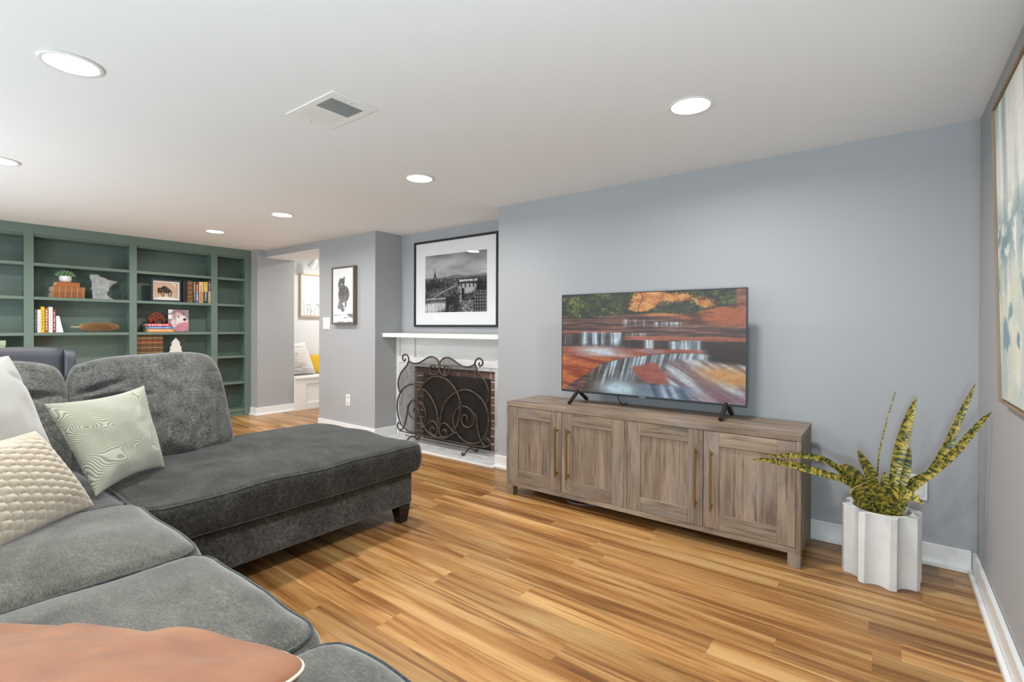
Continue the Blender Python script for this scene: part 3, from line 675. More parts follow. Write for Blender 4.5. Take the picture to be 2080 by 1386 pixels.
# ------------------------------------------------------------------ wall pictures
def frame_xz(e, x0, x1, z0, z1, yb, yf, w, mat, name='frame', bevel=.002):
    mb = MB().ring('y', (x0, x1, z0, z1), (x0+w, x1-w, z0+w, z1-w), yf, yb)
    return make(name, mb, mat, e, bevel=bevel)
def city(u, v):
    n = fb(u*60, v*60, 3, 4); n2 = fb(u*14, v*10, 8, 4); fine = vn(u*170, v*110, 4)
    sky = .52+.22*(fb(u*4, v*9, 11, 4)-.5); sky = np.where(v > .9, sky*.9, sky)
    hz = .60+.03*np.sin(u*5+1)+.015*fb(u*20, u*0, 2)
    L = .60+.20*(1-(v-.6)/.4)+.35*(fb(u*3.5, v*8, 11, 4)-.5)
    hill = .60+.028*np.exp(-((u-.52)/.10)**2)+.012*u
    L = np.where(v < hill, .46+.1*n, L)
    g = np.clip((.585-v)/.5, 0, 1); blk = sst(.42, .66, fb(u*95, v*75, 33, 3))
    town = .36-.14*g+.42*(blk-.4)*(.5+.5*g)+.5*(n-.5); L = np.where(v < .575, town, L)
    # wooded dark quays and blocks
    L = L-.16*ell(u, v, .12, .47, .22, .055, 0, .4)-.15*ell(u, v, .80, .52, .16, .06, 0, .5)-.20*ell(u, v, .95, .38, .12, .14, 0, .3)
    # river sweeping from lower left to bridge at right
    riv = np.clip(ell(u, v, .70, .40, .16, .10, .1, .3)-.3, 0, 1); L = L*(1-riv)+(.86+.1*n)*riv
    riv2 = ell(u, v, .16, .09, .24, .10, .12, .4); L = L*(1-riv2)+(.60+.35*vn(u*50, v*14, 6)*(v < .16))*riv2
    br = (np.abs(v-.485+.02*(u-.7)) < .012)&(u > .54)&(u < .88); L = np.where(br, .22, L)
    ar = (np.abs(v-.445) < .035)&(u > .55)&(u < .87)&(np.abs(((u-.55)*16) % 1-.5) > .34); L = np.where(ar, .2, L)
    L = np.where((np.abs(v-.525) < .014)&(u > .58)&(u < .86)&(fine > .35), .9, L)
    b2 = (np.abs(v-.235-.04*(u-.2)) < .012)&(u > .02)&(u < .40); L = np.where(b2, .70, L)
    road = np.abs((v-.22)-.55*(u-.08)) < .012; L = np.where(road&(u > .1)&(u < .55), .62, L)
    road = np.abs((v-.30)-.30*(u-.1)) < .007; L = np.where(road&(u > .1)&(u < .55), .58, L)
    tw = (u > .36)&(u < .55)&(v < .27)&~((np.abs(u-.45) < .035)&(v < .13)); L = np.where(tw, .12+.10*n, L)
    tw = (u > .58)&(u < .66)&(v > .16)&(v < .40); L = np.where(tw, .16+.5*((np.abs(u-.60) < .012)&(vn(u*30, v*60, 9) > .4)), L)
    rb_ = (u > .82)&(v < .35); win = (np.abs((u*26) % 1-.5) < .13)&(np.abs((v*19) % 1-.5) < .22); L = np.where(rb_, .22+.12*n+.42*win, L)
    L = np.where((v < .20)&(u > .62)&(u < .80), np.where(fine > .55, .8, .2)*(.6+.6*n), L)
    for cu, h0, h1, w in ((.17, .575, .775, .030), (.34, .56, .63, .008), (.30, .45, .55, .010), (.38, .47, .58, .010), (.09, .46, .56, .02)):
        s_ = np.clip((v-h0)/(h1-h0), 0, 1); ww = w*(1-s_)**2.2+.0035
        L = np.where((v > h0)&(v < h1)&(np.abs(u-cu) < ww)&~((v < h0+.035)&(np.abs(u-cu) < w*.35)&(w > .025)), .24, L)
    L = np.clip((L-.08)*1.02, .03, .97); return np.stack([L, L, L*1.01], -1)
cp = empty('framed_city_photo', (-3.48, 3.643, 1.19), 'large black-framed black-and-white city photo with a tower, hung above the mantel', 'picture')
frame_xz(cp, -4.066, -2.905, 1.185, 2.091, 3.6425, 3.618, .022, M['black_frame'])
make('mat_board', B(-4.044, -2.927, 3.632, 3.638, 1.207, 2.069), M['mat_board'], cp)
picture('print', (-3.900, 3.6312, 1.337), (.853, 0, 0), (0, 0, .596), 260, 180, city, cp)
make('glazing', B(-4.0435, -2.9275, 3.6255, 3.6275, 1.2075, 2.0685), M['glass'], cp)

def bear(u, v):
    n = fb(u*14, v*28, 4); o = np.ones(u.shape+(3,))*(.88+.05*fb(u*2, v*3, 2))[..., None]
    f = fb(u*40, v*80, 9)
    line = np.clip(sst(.58, .72, fb(u*3+v*1.5, v*22, 12))*sst(.20, .14, v), 0, 1); o = o*(1-.5*line[..., None])
    vv = v*1.75
    s = ell(u, vv, .42, 1.22, .155, .20, 0, .06)
    for q in ((.36, 1.40, .035, .045, 0), (.56, 1.43, .04, .05, 0), (.47, 1.33, .12, .10, 0), (.47, 1.05, .17, .20, .1), (.60, .93, .21, .26, .25), (.42, .85, .15, .25, .2), (.36, .58, .10, .16, -.5), (.48, .47, .09, .13, .4), (.63, .62, .05, .15, .1)): s = np.maximum(s, ell(u, vv, *q, .07))
    s = np.clip(s*sst(.12, .3, f+.15), 0, 1); ink = np.ones_like(o)*(.20+.35*f)[..., None]*np.array([1.04, 1, .98])
    ink = mixn(ink, np.ones_like(o)*.85, sst(.60, .68, fb(u*50, v*90, 21))*sst(.55, .42, v)*.9)
    o = mixn(o, ink, s)
    o = mixn(o, np.ones_like(o)*.62, ell(u, vv, .43, 1.18, .055, .10)); o = mixn(o, np.ones_like(o)*.10, ell(u, vv, .44, 1.17, .035, .035)); o = mixn(o, np.ones_like(o)*.1, ell(u, vv, .43, 1.09, .02, .045))
    return o
be = empty('framed_bear_picture', (-4.81, 3.2865, 1.21), 'tall grey-framed canvas of a running bear in snow beside the light switch', 'picture')
frame_xz(be, -5.016, -4.601, 1.21, 1.852, 3.286, 3.235, .014, M['brown_frame'])
make('canvas', B(-4.998, -4.619, 3.2455, 3.275, 1.228, 1.834), M['mat_board'], be)
picture('print', (-4.997, 3.2450, 1.229), (.377, 0, 0), (0, 0, .604), 110, 180, bear, be)

def abstract(u, v):
    a = fb(u*14, v*1.3, 3, 5); b = fb(u*5, v*2.2, 9, 4); o = mixn(np.ones(u.shape+(3,))*hexn('a9b3b1'), np.ones(u.shape+(3,))*hexn('e4e3da'), sst(.35, .65, a))
    o = mixn(o, np.ones_like(o)*hexn('8aa3a6'), sst(.58, .72, fb(u*22, v*2, 5, 4))*.6)
    band = np.exp(-((v-.52-.08*u)/.10)**2); o = mixn(o, np.ones_like(o)*hexn('6d868c'), np.clip(band*(.35+b), 0, 1)*sst(.35, .6, fb(u*11, v*16, 7)))
    o = mixn(o, np.ones_like(o)*hexn('dcdfdb'), sst(.62, .7, fb(u*16, v*22, 31))*np.exp(-((v-.52)/.17)**2))
    low = sst(.5, .35, v); o = mixn(o, np.ones_like(o)*hexn('b9c4bd'), low*.7*sst(.4, .6, fb(u*8, v*6, 14))); o = mixn(o, np.ones_like(o)*hexn('d7d6bf'), low*sst(.5, .7, fb(u*9, v*7, 19))*.6)
    o = mixn(o, np.ones_like(o)*hexn('7d9aa2'), low*sst(.64, .72, fb(u*12, v*10, 23)))
    return o*(.95+.1*fb(u*120, v*120, 1)[..., None])
ab = empty('abstract_painting', (.3628, 1.93, .92), 'large abstract grey-blue and cream painting in a thin gold frame on the right wall', 'painting')
tilt = math.atan2(.027, 1.08); MT = Matrix.Translation((.355, 0, .919)) @ Matrix.Rotation(-tilt, 4, 'Y') @ Matrix.Translation((-.355, 0, -.919))
def tb(*a): mb = MB(); return mb.box(*a, MT)
ay0, ay1, az0, az1 = 1.30, 2.535, .919, 1.997
mb = MB()
mb.ring('x', (ay0, ay1, az0, az1), (ay0+.006, ay1-.006, az0+.006, az1-.006), .335, .360, MT)
make('frame', mb, M['gold_frame'], ab, bevel=.001)
make('canvas', tb(.344, .360, ay0+.013, ay1-.013, az0+.013, az1-.013), M['mat_board'], ab)
p0 = MT @ Vector((.3435, ay1-.013, az0+.013)); pu = MT @ Vector((.3435, ay0+.013, az0+.013)); pv = MT @ Vector((.3435, ay1-.013, az1-.013))
picture('paint_layer', p0, pu-p0, pv-p0, 240, 220, abstract, ab)

# ------------------------------------------------------------------ wall plates
sp = empty('light_switch', (-5.185, 3.286, 1.224), 'white double light switch plate left of the bear picture', 'switch')
make('plate', B(-5.255, -5.115, 3.280, 3.2862, 1.155, 1.293), M['white_plastic'], sp, bevel=.002)
for xx in (-5.215, -5.155): make('rocker', B(xx-.014, xx+.014, 3.276, 3.2798, 1.19, 1.258), M['white_plastic'], sp, bevel=.002)
op = empty('wall_outlet', (-4.765, 3.286, .366), 'white power outlet low on the wall below the bear picture', 'outlet')
make('plate', B(-4.803, -4.727, 3.280, 3.2862, .305, .43), M['white_plastic'], op, bevel=.002)
for zz in (.335, .40): make('socket', B(-4.782, -4.748, 3.2775, 3.2798, zz-.017, zz+.017), paint('socket_grey', 'c9c9c6', .4), op, bevel=.004)
o2 = empty('wall_outlet', (.136, 3.26, .376), 'white double wall plate behind the snake plant', 'outlet')
make('plate', B(.070, .178, 3.254, 3.2605, .313, .44), M['white_plastic'], o2, bevel=.003)
make('socket', B(.125, .163, 3.2505, 3.2538, .335, .40), M['white_plastic'], o2, bevel=.006); make('socket', B(.082, .116, 3.2505, 3.2538, .335, .40), M['white_plastic'], o2, bevel=.006)

# ------------------------------------------------------------------ media console
cn = empty('media_console', (-1.234, 2.99, 0), 'weathered grey-brown wooden media console with four doors under the television', 'cabinet')
X0, X1, Y0, Y1 = -2.1464, -.3222, 2.7823, 3.1931; OV, OH = M['oak_v'], M['oak_h']
make('top', B(X0, X1, Y0, Y1, .626, .6566), OH, cn, bevel=.0015)
make('side_panel', B(X0, X0+.016, Y0, Y1, .067, .6255), OV, cn, bevel=.001); make('side_panel', B(X1-.022, X1, Y0, Y1, .067, .6255), OV, cn, bevel=.001)
make('bottom_rail', B(X0+.0165, X1-.0225, Y0, Y1, .067, .0965), OH, cn, bevel=.001)
make('centre_post', B(-1.2525, -1.2320, Y0, Y1-.02, .097, .6255), OV, cn, bevel=.001)
make('back_panel', B(X0+.0165, X1-.0225, Y1-.012, Y1-.002, .097, .6255), OV, cn)
for lx in (X0, X1-.058):
    for ly in (Y0, Y1-.058): make('leg', B(lx+.0005, lx+.0575, ly+.0005, ly+.0575, 0, .0668), OV, cn, bevel=.0015)
for q, (a, b, hx) in enumerate(((X0+.018, -1.6945, -1.722), (-1.6905, -1.2545, -1.636), (-1.230, -.7905, -.826), (-.7870, -.3460, -.743))):
    z0, z1 = .0985, .6235; yf = Y0+.0015
    d = make('door', B(a+.01, b-.01, yf+.009, yf+.02, z0+.01, z1-.01), OV, cn, org=(a, yf, z0))
    make('stile', B(a, a+.0815, yf, yf+.02, z0, z1), OV, d, org=(a, yf, z0), bevel=.001); make('stile', B(b-.0815, b, yf, yf+.02, z0, z1), OV, d, org=(b-.08, yf, z0), bevel=.001)
    make('rail', B(a+.082, b-.082, yf, yf+.02, z0, z0+.083), OH, d, org=(a+.08, yf, z0), bevel=.001); make('rail', B(a+.082, b-.082, yf, yf+.02, z1-.076, z1), OH, d, org=(a+.08, yf, z1-.07), bevel=.001)
    mb = MB(); mb.box(hx-.005, hx+.005, 2.745, 2.755, .200, .528)
    for hz in (.222, .506): mb.box(hx-.005, hx+.005, 2.755, yf+.0005, hz-.006, hz+.006)
    make('handle', mb, M['brass'], d, bevel=.0012)
tag(make('power_cord', MB().tube(crom([(-1.80, 3.05, .006), (-1.74, 2.945, .006), (-1.70, 2.895, .006), (-1.64, 2.886, .006), (-1.58, 2.905, .006), (-1.50, 2.96, .006), (-1.42, 3.04, .006)], 6), .0055, 8), M['cord_grey'], org=(-1.6, 2.9, 0)), 'grey cord looping on the floor under the console', 'cord')

# ------------------------------------------------------------------ television
def canyon(u, v):
    w = 1-v; S = u.shape+(3,); K = lambda h: np.ones(S)*hexn(h)
    n1 = fb(u*30, v*26, 1, 5); n2 = fb(u*9, v*9, 2, 4); fine = fb(u*95, v*80, 3, 3); hs = fb(u*6, v*70, 4, 4); hs2 = fb(u*3, v*34, 6, 4)
    # rocks base
    o = mixn(K('3f3231'), K('7d5548'), sst(.35, .65, hs)); o = mixn(o, K('a37a68'), sst(.60, .8, hs)*sst(.4, .6, fb(u*8, v*30, 14))*.7)
    # forest
    f = mixn(K('28301f'), K('4c5a2e'), sst(.35, .65, .6*n1+.4*fine)); f = mixn(f, K('8f9440'), sst(.50, .72, .5*n1+.5*fine)*sst(.40, .65, n2)*.85); f = mixn(f, K('2c2a22'), sst(.6, .3, fb(u*12, v*5, 44))*.5); f = mixn(f, K('3a3226'), sst(.25, .0, u)*.55*sst(.7, .3, n2))
    og = mixn(K('c9733a'), K('f2b062'), sst(.3, .7, n1)); om = np.exp(-((u-.50+.3*(w-.1))/.085)**2)*sst(.24, .12, w)+.75*np.exp(-((u-.68)/.09)**2-((w-.06)/.05)**2)+.7*np.exp(-((u-.82)/.06)**2-((w-.12)/.05)**2)
    f = mixn(f, og, np.clip(sst(.25, .6, om+.5*(fine-.5)), 0, 1)*.95)
    f = mixn(f, K('8b5a44')*(.7+.6*n1[..., None]), sst(.945, .965, u)*sst(.0, .02, 1-w*0))
    for tu in (.26, .48, .73, .9, .35):
        f = mixn(f, K('4a3a26'), (np.abs(u-tu-.012*np.sin(w*30)) < .0028)*(w < .2)*.8)
    rim = .215+.02*np.sin(u*9)+.015*(n2-.5)-.10*sst(.66, .95, u); fm = sst(rim+.01, rim-.01, w+.03*(fine-.5)); 
    # orange slopes right
    sl = mixn(K('5a3426'), K('b0633c'), sst(.35, .65, fb(u*8-v*6, v*30+u*9, 8, 4))); o = mixn(o, sl, sst(.62, .72, u)*sst(.36, .30, w+.10*(1-u)))
    o = mixn(o, K('b85f3a'), ell(u, w, .88, .255, .085, .018, -.12, .3)); o = mixn(o, K('d98a4a'), ell(u, w, .60, .215, .10, .02, 0, .5)*.8)
    o = mixn(o, f, fm)
    # ledges
    o = mixn(o, K('a8654c')*(.75+.5*hs[..., None]), sst(.365, .375, w)*sst(.41, .39, w)*sst(.40, .30, u)); o = mixn(o, K('a8614a')*(.7+.6*hs[..., None]), sst(.41, .43, w)*sst(.47, .45, w)*sst(.36, .42, u))
    # dark drop faces
    dk = K('3a2f2d')*(.7+.6*vn(u*60, v*4, 5)[..., None]); o = mixn(o, dk, sst(.40, .415, w)*sst(.54, .52, w)*sst(.40, .37, u)); o = mixn(o, dk, sst(.455, .47, w)*sst(.60, .57, w)*sst(.37, .40, u))
    def fall(o, u0, u1, w0, w1, fr, thr=.42, c='dfeaf0', al=.95, sd=5):
        st = vn(u*fr, v*2.5, sd); st2 = vn(u*fr*2.3, v*3, sd+3)
        m = (.18+.82*sst(thr-.15, thr+.3, .6*st+.4*st2))*sst(u0-.015, u0+.012, u)*sst(u1+.015, u1-.012, u)*sst(w0-.006, w0+.008, w)*sst(w1+.03, w1-.04, w)
        return mixn(o, mixn(K('6f8fa0'), K(c), sst(.3, .8, .5*st2+.5*st)), np.clip(m*al, 0, 1))
    o = fall(o, .13, .235, .385, .53, 70, .30); o = fall(o, .255, .375, .385, .52, 60, .36); o = fall(o, .0, .13, .41, .53, 45, .62, al=.5); o = fall(o, .40, .52, .395, .42, 90, .5); o = fall(o, .51, .55, .455, .56, 60, .3); o = fall(o, .635, .70, .465, .585, 60, .36); o = fall(o, .70, .79, .455, .60, 50, .34)
    o = fall(o, .385, .46, .255, .33, 55, .60, al=.6); o = fall(o, .47, .52, .26, .33, 60, .55, al=.5); o = fall(o, .56, .71, .285, .325, 80, .42, al=.9)
    # pools
    pool = mixn(K('7a3a2c'), K('b0624a'), fb(u*5, v*22, 7)); pool = mixn(pool, K('a58a90'), sst(.5, .75, fb(u*7+v*3, v*16, 17))*.8); o = mixn(o, pool, sst(.53, .55, w)*sst(.66, .60, w)*sst(.85, .78, u))
    foam = np.exp(-((u-.24)/.13)**2-((w-.575)/.042)**2)+.6*np.exp(-((u-.33)/.15)**2-((w-.625)/.02)**2); o = mixn(o, K('d4e0e8'), np.clip(foam*(.6+.8*fb(u*10, v*40, 9)), 0, 1))
    # lower left red rock
    crest = np.interp(u, [0, .04, .15, .277, .38, .52, .66, .76, 1.0], [1.0, .955, .83, .69, .645, .605, .575, .565, .60])+.008*(n2-.5)
    ll = mixn(K('8e3d22'), K('c8703f'), sst(.3, .7, fb(u*6, v*26+u*8, 10, 5))); ll = mixn(ll, K('c99a8a'), sst(.56, .7, fb(u*8, v*34, 12))*sst(.72, .6, w)*.8)
    a_ = sst(.605, .66, w)*sst(crest+.01, crest-.01, w); o = mixn(o, ll, a_); 
    # below the crest: rock face, falls
    dpt = np.clip((w-crest)/.35, 0, 1); sx = u+.16*(w-crest)
    rk = mixn(K('33271f'), K('5a4230'), fb(u*12, v*20, 13)); bl = sst(crest-.004, crest+.008, w); o = mixn(o, rk, bl*sst(.16, .2, u+.35*(w-.85)))
    st = .5*vn(sx*44-v*0, v*2, 15)+.5*vn(sx*105, v*3, 16)
    fl = (.25+.75*sst(.36, .68, st+.10*sst(.2, .4, u)))*bl*sst(.14, .30, u)*sst(.30, .12, w-crest)*sst(.90, .8, u)
    o = mixn(o, mixn(K('6d8596'), K('d2e0ea'), sst(.35, .75, st)), np.clip(fl, 0, 1)*.92)
    # diagonal flows right
    dx = (u-.60)-.9*(w-.62); m = sst(.60, .66, u+.15*(w-.62))*sst(.60, .64, w); fr_ = .5*vn((dx)*26, (u+w)*3, 18)+.5*vn(dx*60, (u+w)*4, 19)
    fl2 = mixn(K('7d6a70'), K('c3ced6'), sst(.3, .7, fr_)); tan = np.exp(-((u-.93)/.14)**2-((w-.76-.25*(u-.9))/.075)**2); fl2 = mixn(fl2, K('c8955a'), np.clip(tan*1.3, 0, 1)); fl2 = mixn(fl2, K('7d5560'), np.clip(np.exp(-((u-.95)/.2)**2-((w-.97)/.06)**2)*.8, 0, 1))
    o = mixn(o, fl2, np.clip(m*sst(crest+.02, crest+.09, w), 0, 1))
    o = mixn(o, K('2d211c')*(.7+.8*hs[..., None]), sst(.80, .86, u)*sst(.47, .49, w)*sst(.66+.12*(u-.85), .62+.12*(u-.85), w))
    inside = np.ones(u.shape)
    pg = [(.43, .73), (.545, .665), (.575, .665), (.65, .86), (.52, .875), (.45, .80)]
    for (a_x, a_y), (b_x, b_y) in zip(pg, pg[1:]+pg[:1]):
        dd = ((b_x-a_x)*(w-a_y)-(b_y-a_y)*(u-a_x))/math.hypot(b_x-a_x, b_y-a_y); inside = inside*sst(-.012, .018, dd+.03*(fb(u*22, v*22, 22)-.5))
    tri = inside; o = mixn(o, mixn(K('8e4338'), K('b36b5c'), fb(u*8, v*20, 20)), tri*.95)
    low = np.exp(-((u-.36)/.13)**2-((w-.95)/.09)**2); o = mixn(o, K('bcd6e4'), np.clip(low*1.1, 0, 1)); st3 = vn((u-.25*w)*40, v*2, 24); o = mixn(o, mixn(K('3e5870'), K('aebfd0'), st3), sst(.86, .90, w)*sst(.42, .50, u)*sst(.82, .7, u)*.85)
    gr = .80+.40*(.5*fb(u*70, v*60, 51, 3)+.5*fb(u*26, v*40, 52, 3)); o = o*gr[..., None]
    return o*.97+.02
tv = empty('television', (-1.234, 3.05, .6571), 'flat-screen television showing red canyon waterfalls, standing on the console', 'television')
tx0, tx1, tz0, tz1 = -1.845, -.6225, .731, 1.4165
make('housing', B(tx0, tx1, 3.0355, 3.058, tz0, tz1), M['dark_plastic'], tv, bevel=.003)
make('rear_cover', B(tx0+.18, tx1-.18, 3.0585, 3.095, tz0+.03, tz1-.22), M['dark_plastic'], tv, bevel=.012)
mb = MB()
mb.ring('y', (tx0, tx1, tz0, tz1), (tx0+.006, tx1-.006, tz0+.014, tz1-.006), 3.0325, 3.0355)
make('bezel', mb, M['dark_plastic'], tv, bevel=.0008)
picture('screen', (tx0+.006, 3.0350, tz0+.014), (tx1-tx0-.012, 0, 0), (0, 0, tz1-tz0-.020), 420, 236, canyon, tv, 'screen')
make('logo_plate', B(-1.262, -1.218, 3.0312, 3.0325, tz0+.002, tz0+.010), M['chrome'], tv, bevel=.0004)
for lx in (-1.716, -.734):
    mb = MB(); bx = lx
    for sy in (-1, 1):
        P_ = crom([(bx, 3.047+sy*.0, .748), (bx, 3.047+sy*.028, .727), (bx, 3.047+sy*.10, .682), (bx, 3.047+sy*.125, .669)], 5)
        mb.tube(P_, [.013]*len(P_), 10)
    make('leg', mb, M['leg_dark'], tv)
make('power_lead', MB().tube(crom([(-1.425, 3.085, .80), (-1.43, 3.075, .73), (-1.42, 3.08, .69), (-1.415, 3.12, .664), (-1.41, 3.185, .664)], 6), .0035, 8), M['cord_black'], tv)

# ------------------------------------------------------------------ snake plant
pp = empty('potted_snake_plant', (-.008, 2.95, 0), 'snake plant with yellow-mottled leaves in a fluted white pot in the corner', 'plant')
pc_ = Vector((-.008, 2.95)); Rr, ri = .157, .118; poly = []
for k in range(8):
    a0 = math.radians(17+45*k); hw = math.radians(5.2)
    poly += [(pc_.x+Rr*math.cos(a0-hw), pc_.y+Rr*math.sin(a0-hw)), (pc_.x+Rr*math.cos(a0+hw), pc_.y+Rr*math.sin(a0+hw))]
    A = Vector(poly[-1]); a1 = math.radians(17+45*(k+1)); Bq = Vector((pc_.x+Rr*math.cos(a1-hw), pc_.y+Rr*math.sin(a1-hw)))
    mid = pc_+Vector((math.cos((a0+a1)/2), math.sin((a0+a1)/2)))*.124
    for s_ in (.06, .16, .33, .5, .67, .84, .94):
        q = A*(1-s_)**2+(mid*2-(A+Bq)/2)*2*s_*(1-s_)+Bq*s_**2; poly.append((q.x, q.y))
n = len(poly); mb = MB(); zt = .329
inner = [(pc_.x+.112*math.cos(math.atan2(p[1]-pc_.y, p[0]-pc_.x)), pc_.y+.112*math.sin(math.atan2(p[1]-pc_.y, p[0]-pc_.x))) for p in poly]
vs = [(x, y, .0) for x, y in poly]+[(x, y, zt) for x, y in poly]+[(x, y, zt) for x, y in inner]+[(x, y, .26) for x, y in inner]
fsx = [tuple(range(n))[::-1]]
for i in range(n):
    j = (i+1) % n
    for l_ in range(3): fsx.append((l_*n+i, l_*n+j, (l_+1)*n+j, (l_+1)*n+i))
mb.add(vs, fsx)
t = NT('rough_ceramic'); nz = t.noise(t.coords(), 120, 4, .7); t.set(t.ramp(t.noise(t.coords(), 8, 4), [(.3, 'cfcecb'), (.7, 'dedddb')]), .8); t.bump(nz, .4, .001); M['ceramic'] = t.m
po = make('pot', mb, M['ceramic'], pp, smooth=False, bevel=.0025)
make('soil', MB().lathe([(.0005, .272), (.06, .270), (.1105, .266), (.1105, .262), (.0005, .262)], pc_.x, pc_.y, 32), M['soil'], pp)
LV = [('L1', 0.014, [(-0.046, 2.93, 0.27), (-0.113, 2.894, 0.417), (-0.174, 2.848, 0.503), (-0.224, 2.796, 0.549), (-0.283, 2.741, 0.57), (-0.341, 2.683, 0.577), (-0.398, 2.622, 0.58), (-0.439, 2.56, 0.591)]), ('L2', 0.017, [(-0.043, 2.93, 0.27), (-0.095, 2.888, 0.396), (-0.146, 2.834, 0.458), (-0.213, 2.774, 0.487), (-0.298, 2.71, 0.518), (-0.382, 2.643, 0.545), (-0.446, 2.573, 0.563), (-0.489, 2.5, 0.574)]), ('L3', 0.028, [(-0.034, 2.93, 0.27), (-0.07, 2.902, 0.403), (-0.104, 2.865, 0.475), (-0.142, 2.824, 0.517), (-0.179, 2.78, 0.534)]), ('L4', 0.034, [(-0.045, 2.93, 0.27), (-0.086, 2.873, 0.365), (-0.111, 2.8, 0.44)]), ('L5', 0.024, [(-0.025, 2.93, 0.27), (-0.034, 2.913, 0.407), (-0.053, 2.891, 0.494), (-0.079, 2.866, 0.558), (-0.098, 2.84, 0.61)]), ('L6', 0.006, [(-0.034, 2.93, 0.27), (-0.024, 2.955, 0.538), (-0.004, 2.987, 0.674), (0.021, 3.022, 0.791), (0.043, 3.06, 0.875)]), ('L7', 0.025, [(0.025, 2.93, 0.27), (0.038, 2.946, 0.466), (0.052, 2.967, 0.558), (0.072, 2.99, 0.663), (0.097, 3.014, 0.768), (0.122, 3.04, 0.857)]), ('L8', 0.03, [(0.045, 2.93, 0.27), (0.058, 2.954, 0.447), (0.077, 2.985, 0.538), (0.097, 3.02, 0.616)]), ('L9', 0.02, [(0.011, 2.93, 0.27), (0.006, 2.93, 0.422), (0.003, 2.93, 0.505)]), ('L10', 0.024, [(-0.01, 2.93, 0.27), (-0.01, 2.904, 0.383), (-0.01, 2.87, 0.468)]), ('L11', 0.026, [(0.009, 2.925, 0.27), (0.011, 2.905, 0.361), (0.031, 2.873, 0.41), (0.07, 2.838, 0.438), (0.108, 2.8, 0.437), (0.138, 2.76, 0.427)]), ('L12', 0.016, [(0.045, 2.93, 0.27), (0.097, 2.935, 0.428), (0.16, 2.941, 0.516), (0.198, 2.948, 0.587), (0.232, 2.956, 0.671), (0.266, 2.963, 0.779), (0.295, 2.972, 0.865), (0.319, 2.965, 0.94)]), ('L13', 0.016, [(0.04, 2.93, 0.27), (0.076, 2.921, 0.402), (0.119, 2.91, 0.47), (0.18, 2.897, 0.55), (0.238, 2.884, 0.631), (0.286, 2.87, 0.718), (0.330, 2.855, 0.798), (0.356, 2.84, 0.838)]), ('L14', 0.02, [(0.03, 2.935, 0.27), (0.061, 2.957, 0.415), (0.111, 2.991, 0.463), (0.164, 3.03, 0.511)])]
t = NT('snake_plant_leaf'); uvn = t.n('ShaderNodeUVMap'); mp = t.n('ShaderNodeMapping'); mp.inputs['Scale'].default_value = (.8, 8.5, 1); t.l(uvn.outputs[0], mp.inputs[0])
oi = t.n('ShaderNodeObjectInfo'); ad = t.n('ShaderNodeVectorMath', operation='ADD'); t.l(mp.outputs[0], ad.inputs[0]); ml = t.n('ShaderNodeVectorMath', operation='SCALE'); ml.inputs[0].default_value = (9, 31, 5); t.l(oi.outputs['Random'], ml.inputs['Scale']); t.l(ml.outputs[0], ad.inputs[1])
nz = t.noise(ad.outputs[0], 2.2, 5, .6, .6); c = t.ramp(nz, [(.36, '2c351c'), (.455, '4b5426'), (.50, '7b7430'), (.54, 'ae9a40'), (.68, 'bfa94e')])
t.set(c, .38, Specular_IOR_Level=.45); M['leaf'] = t.m
view = Vector((0, -1, 0))
for nme, w, pts in LV:
    P_ = crom(pts, 6); L_ = len(P_); mb = MB(); uv = []; acc = 0
    thin = w < .01
    for i, p in enumerate(P_):
        s_ = i/(L_-1); tg = (P_[min(i+1, L_-1)]-P_[max(i-1, 0)]).normalized()
        fac = Vector((.25, -.9, .35)) if not thin else Vector((.9, .2, .1)); side = tg.cross(fac).normalized(); nr = side.cross(tg).normalized()
        if nme == 'L4': ww = w*(.7+.3*s_)
        elif thin: ww = .010*(1-s_)**.5+.001
        else: ww = w*min(1, .62+.8*s_)*(1-max(0, (s_-.45)/.55)**2.0)**.8+.0008
        if i > 0: acc += (p-P_[i-1]).length
        cup = .30; th = .0012
        for q, k_ in ((-1, 1), (-.5, .25), (0, 0), (.5, .25), (1, 1)):
            mb.v.append(tuple(p+side*ww*q+nr*(cup*ww*k_)+nr*th)); uv.append(((q+1)/2, acc*4))
        for q, k_ in ((1, 1), (.5, .25), (0, 0), (-.5, .25), (-1, 1)):
            mb.v.append(tuple(p+side*ww*q+nr*(cup*ww*k_)-nr*th)); uv.append(((q+1)/2, acc*4))
    for i in range(L_-1):
        for k_ in range(10): mb.f.append((i*10+k_, i*10+(k_+1) % 10, (i+1)*10+(k_+1) % 10, (i+1)*10+k_))
    mb.f += [tuple(range(10))[::-1], tuple(range((L_-1)*10, L_*10))]; mb.uv = uv; mb.smooth = True
    make('leaf', mb, M['leaf'], pp)

# ------------------------------------------------------------------ sectional sofa
sf = empty('sectional_sofa', (-1.9, .5, 0), 'L-shaped charcoal chenille sectional sofa with a chaise end', 'sofa')
F1, F2, PM = M['chenille'], M['chenille_seat'], M['piping']
def rrect(hx, hy, r, n):
    """n points round a rounded rectangle, evenly spread by arc length"""
    r = min(r, hx-.001, hy-.001); segs = []
    cs = [(hx-r, -(hy-r), -90), (hx-r, hy-r, 0), (-(hx-r), hy-r, 90), (-(hx-r), -(hy-r), 180)]; pts = []
    for i, (cx, cy, a0) in enumerate(cs):
        for k in range(9): a = math.radians(a0+k*90/8); pts.append((cx+r*math.cos(a), cy+r*math.sin(a)))
    pts.append(pts[0]); d = [0]
    for a, b in zip(pts, pts[1:]): d.append(d[-1]+math.dist(a, b))
    out = []; j = 0
    for k in range(n):
        t_ = d[-1]*k/n
        while d[j+1] < t_: j += 1
        f = (t_-d[j])/max(1e-9, d[j+1]-d[j]); out.append((pts[j][0]*(1-f)+pts[j+1][0]*f, pts[j][1]*(1-f)+pts[j+1][1]*f))
    return out
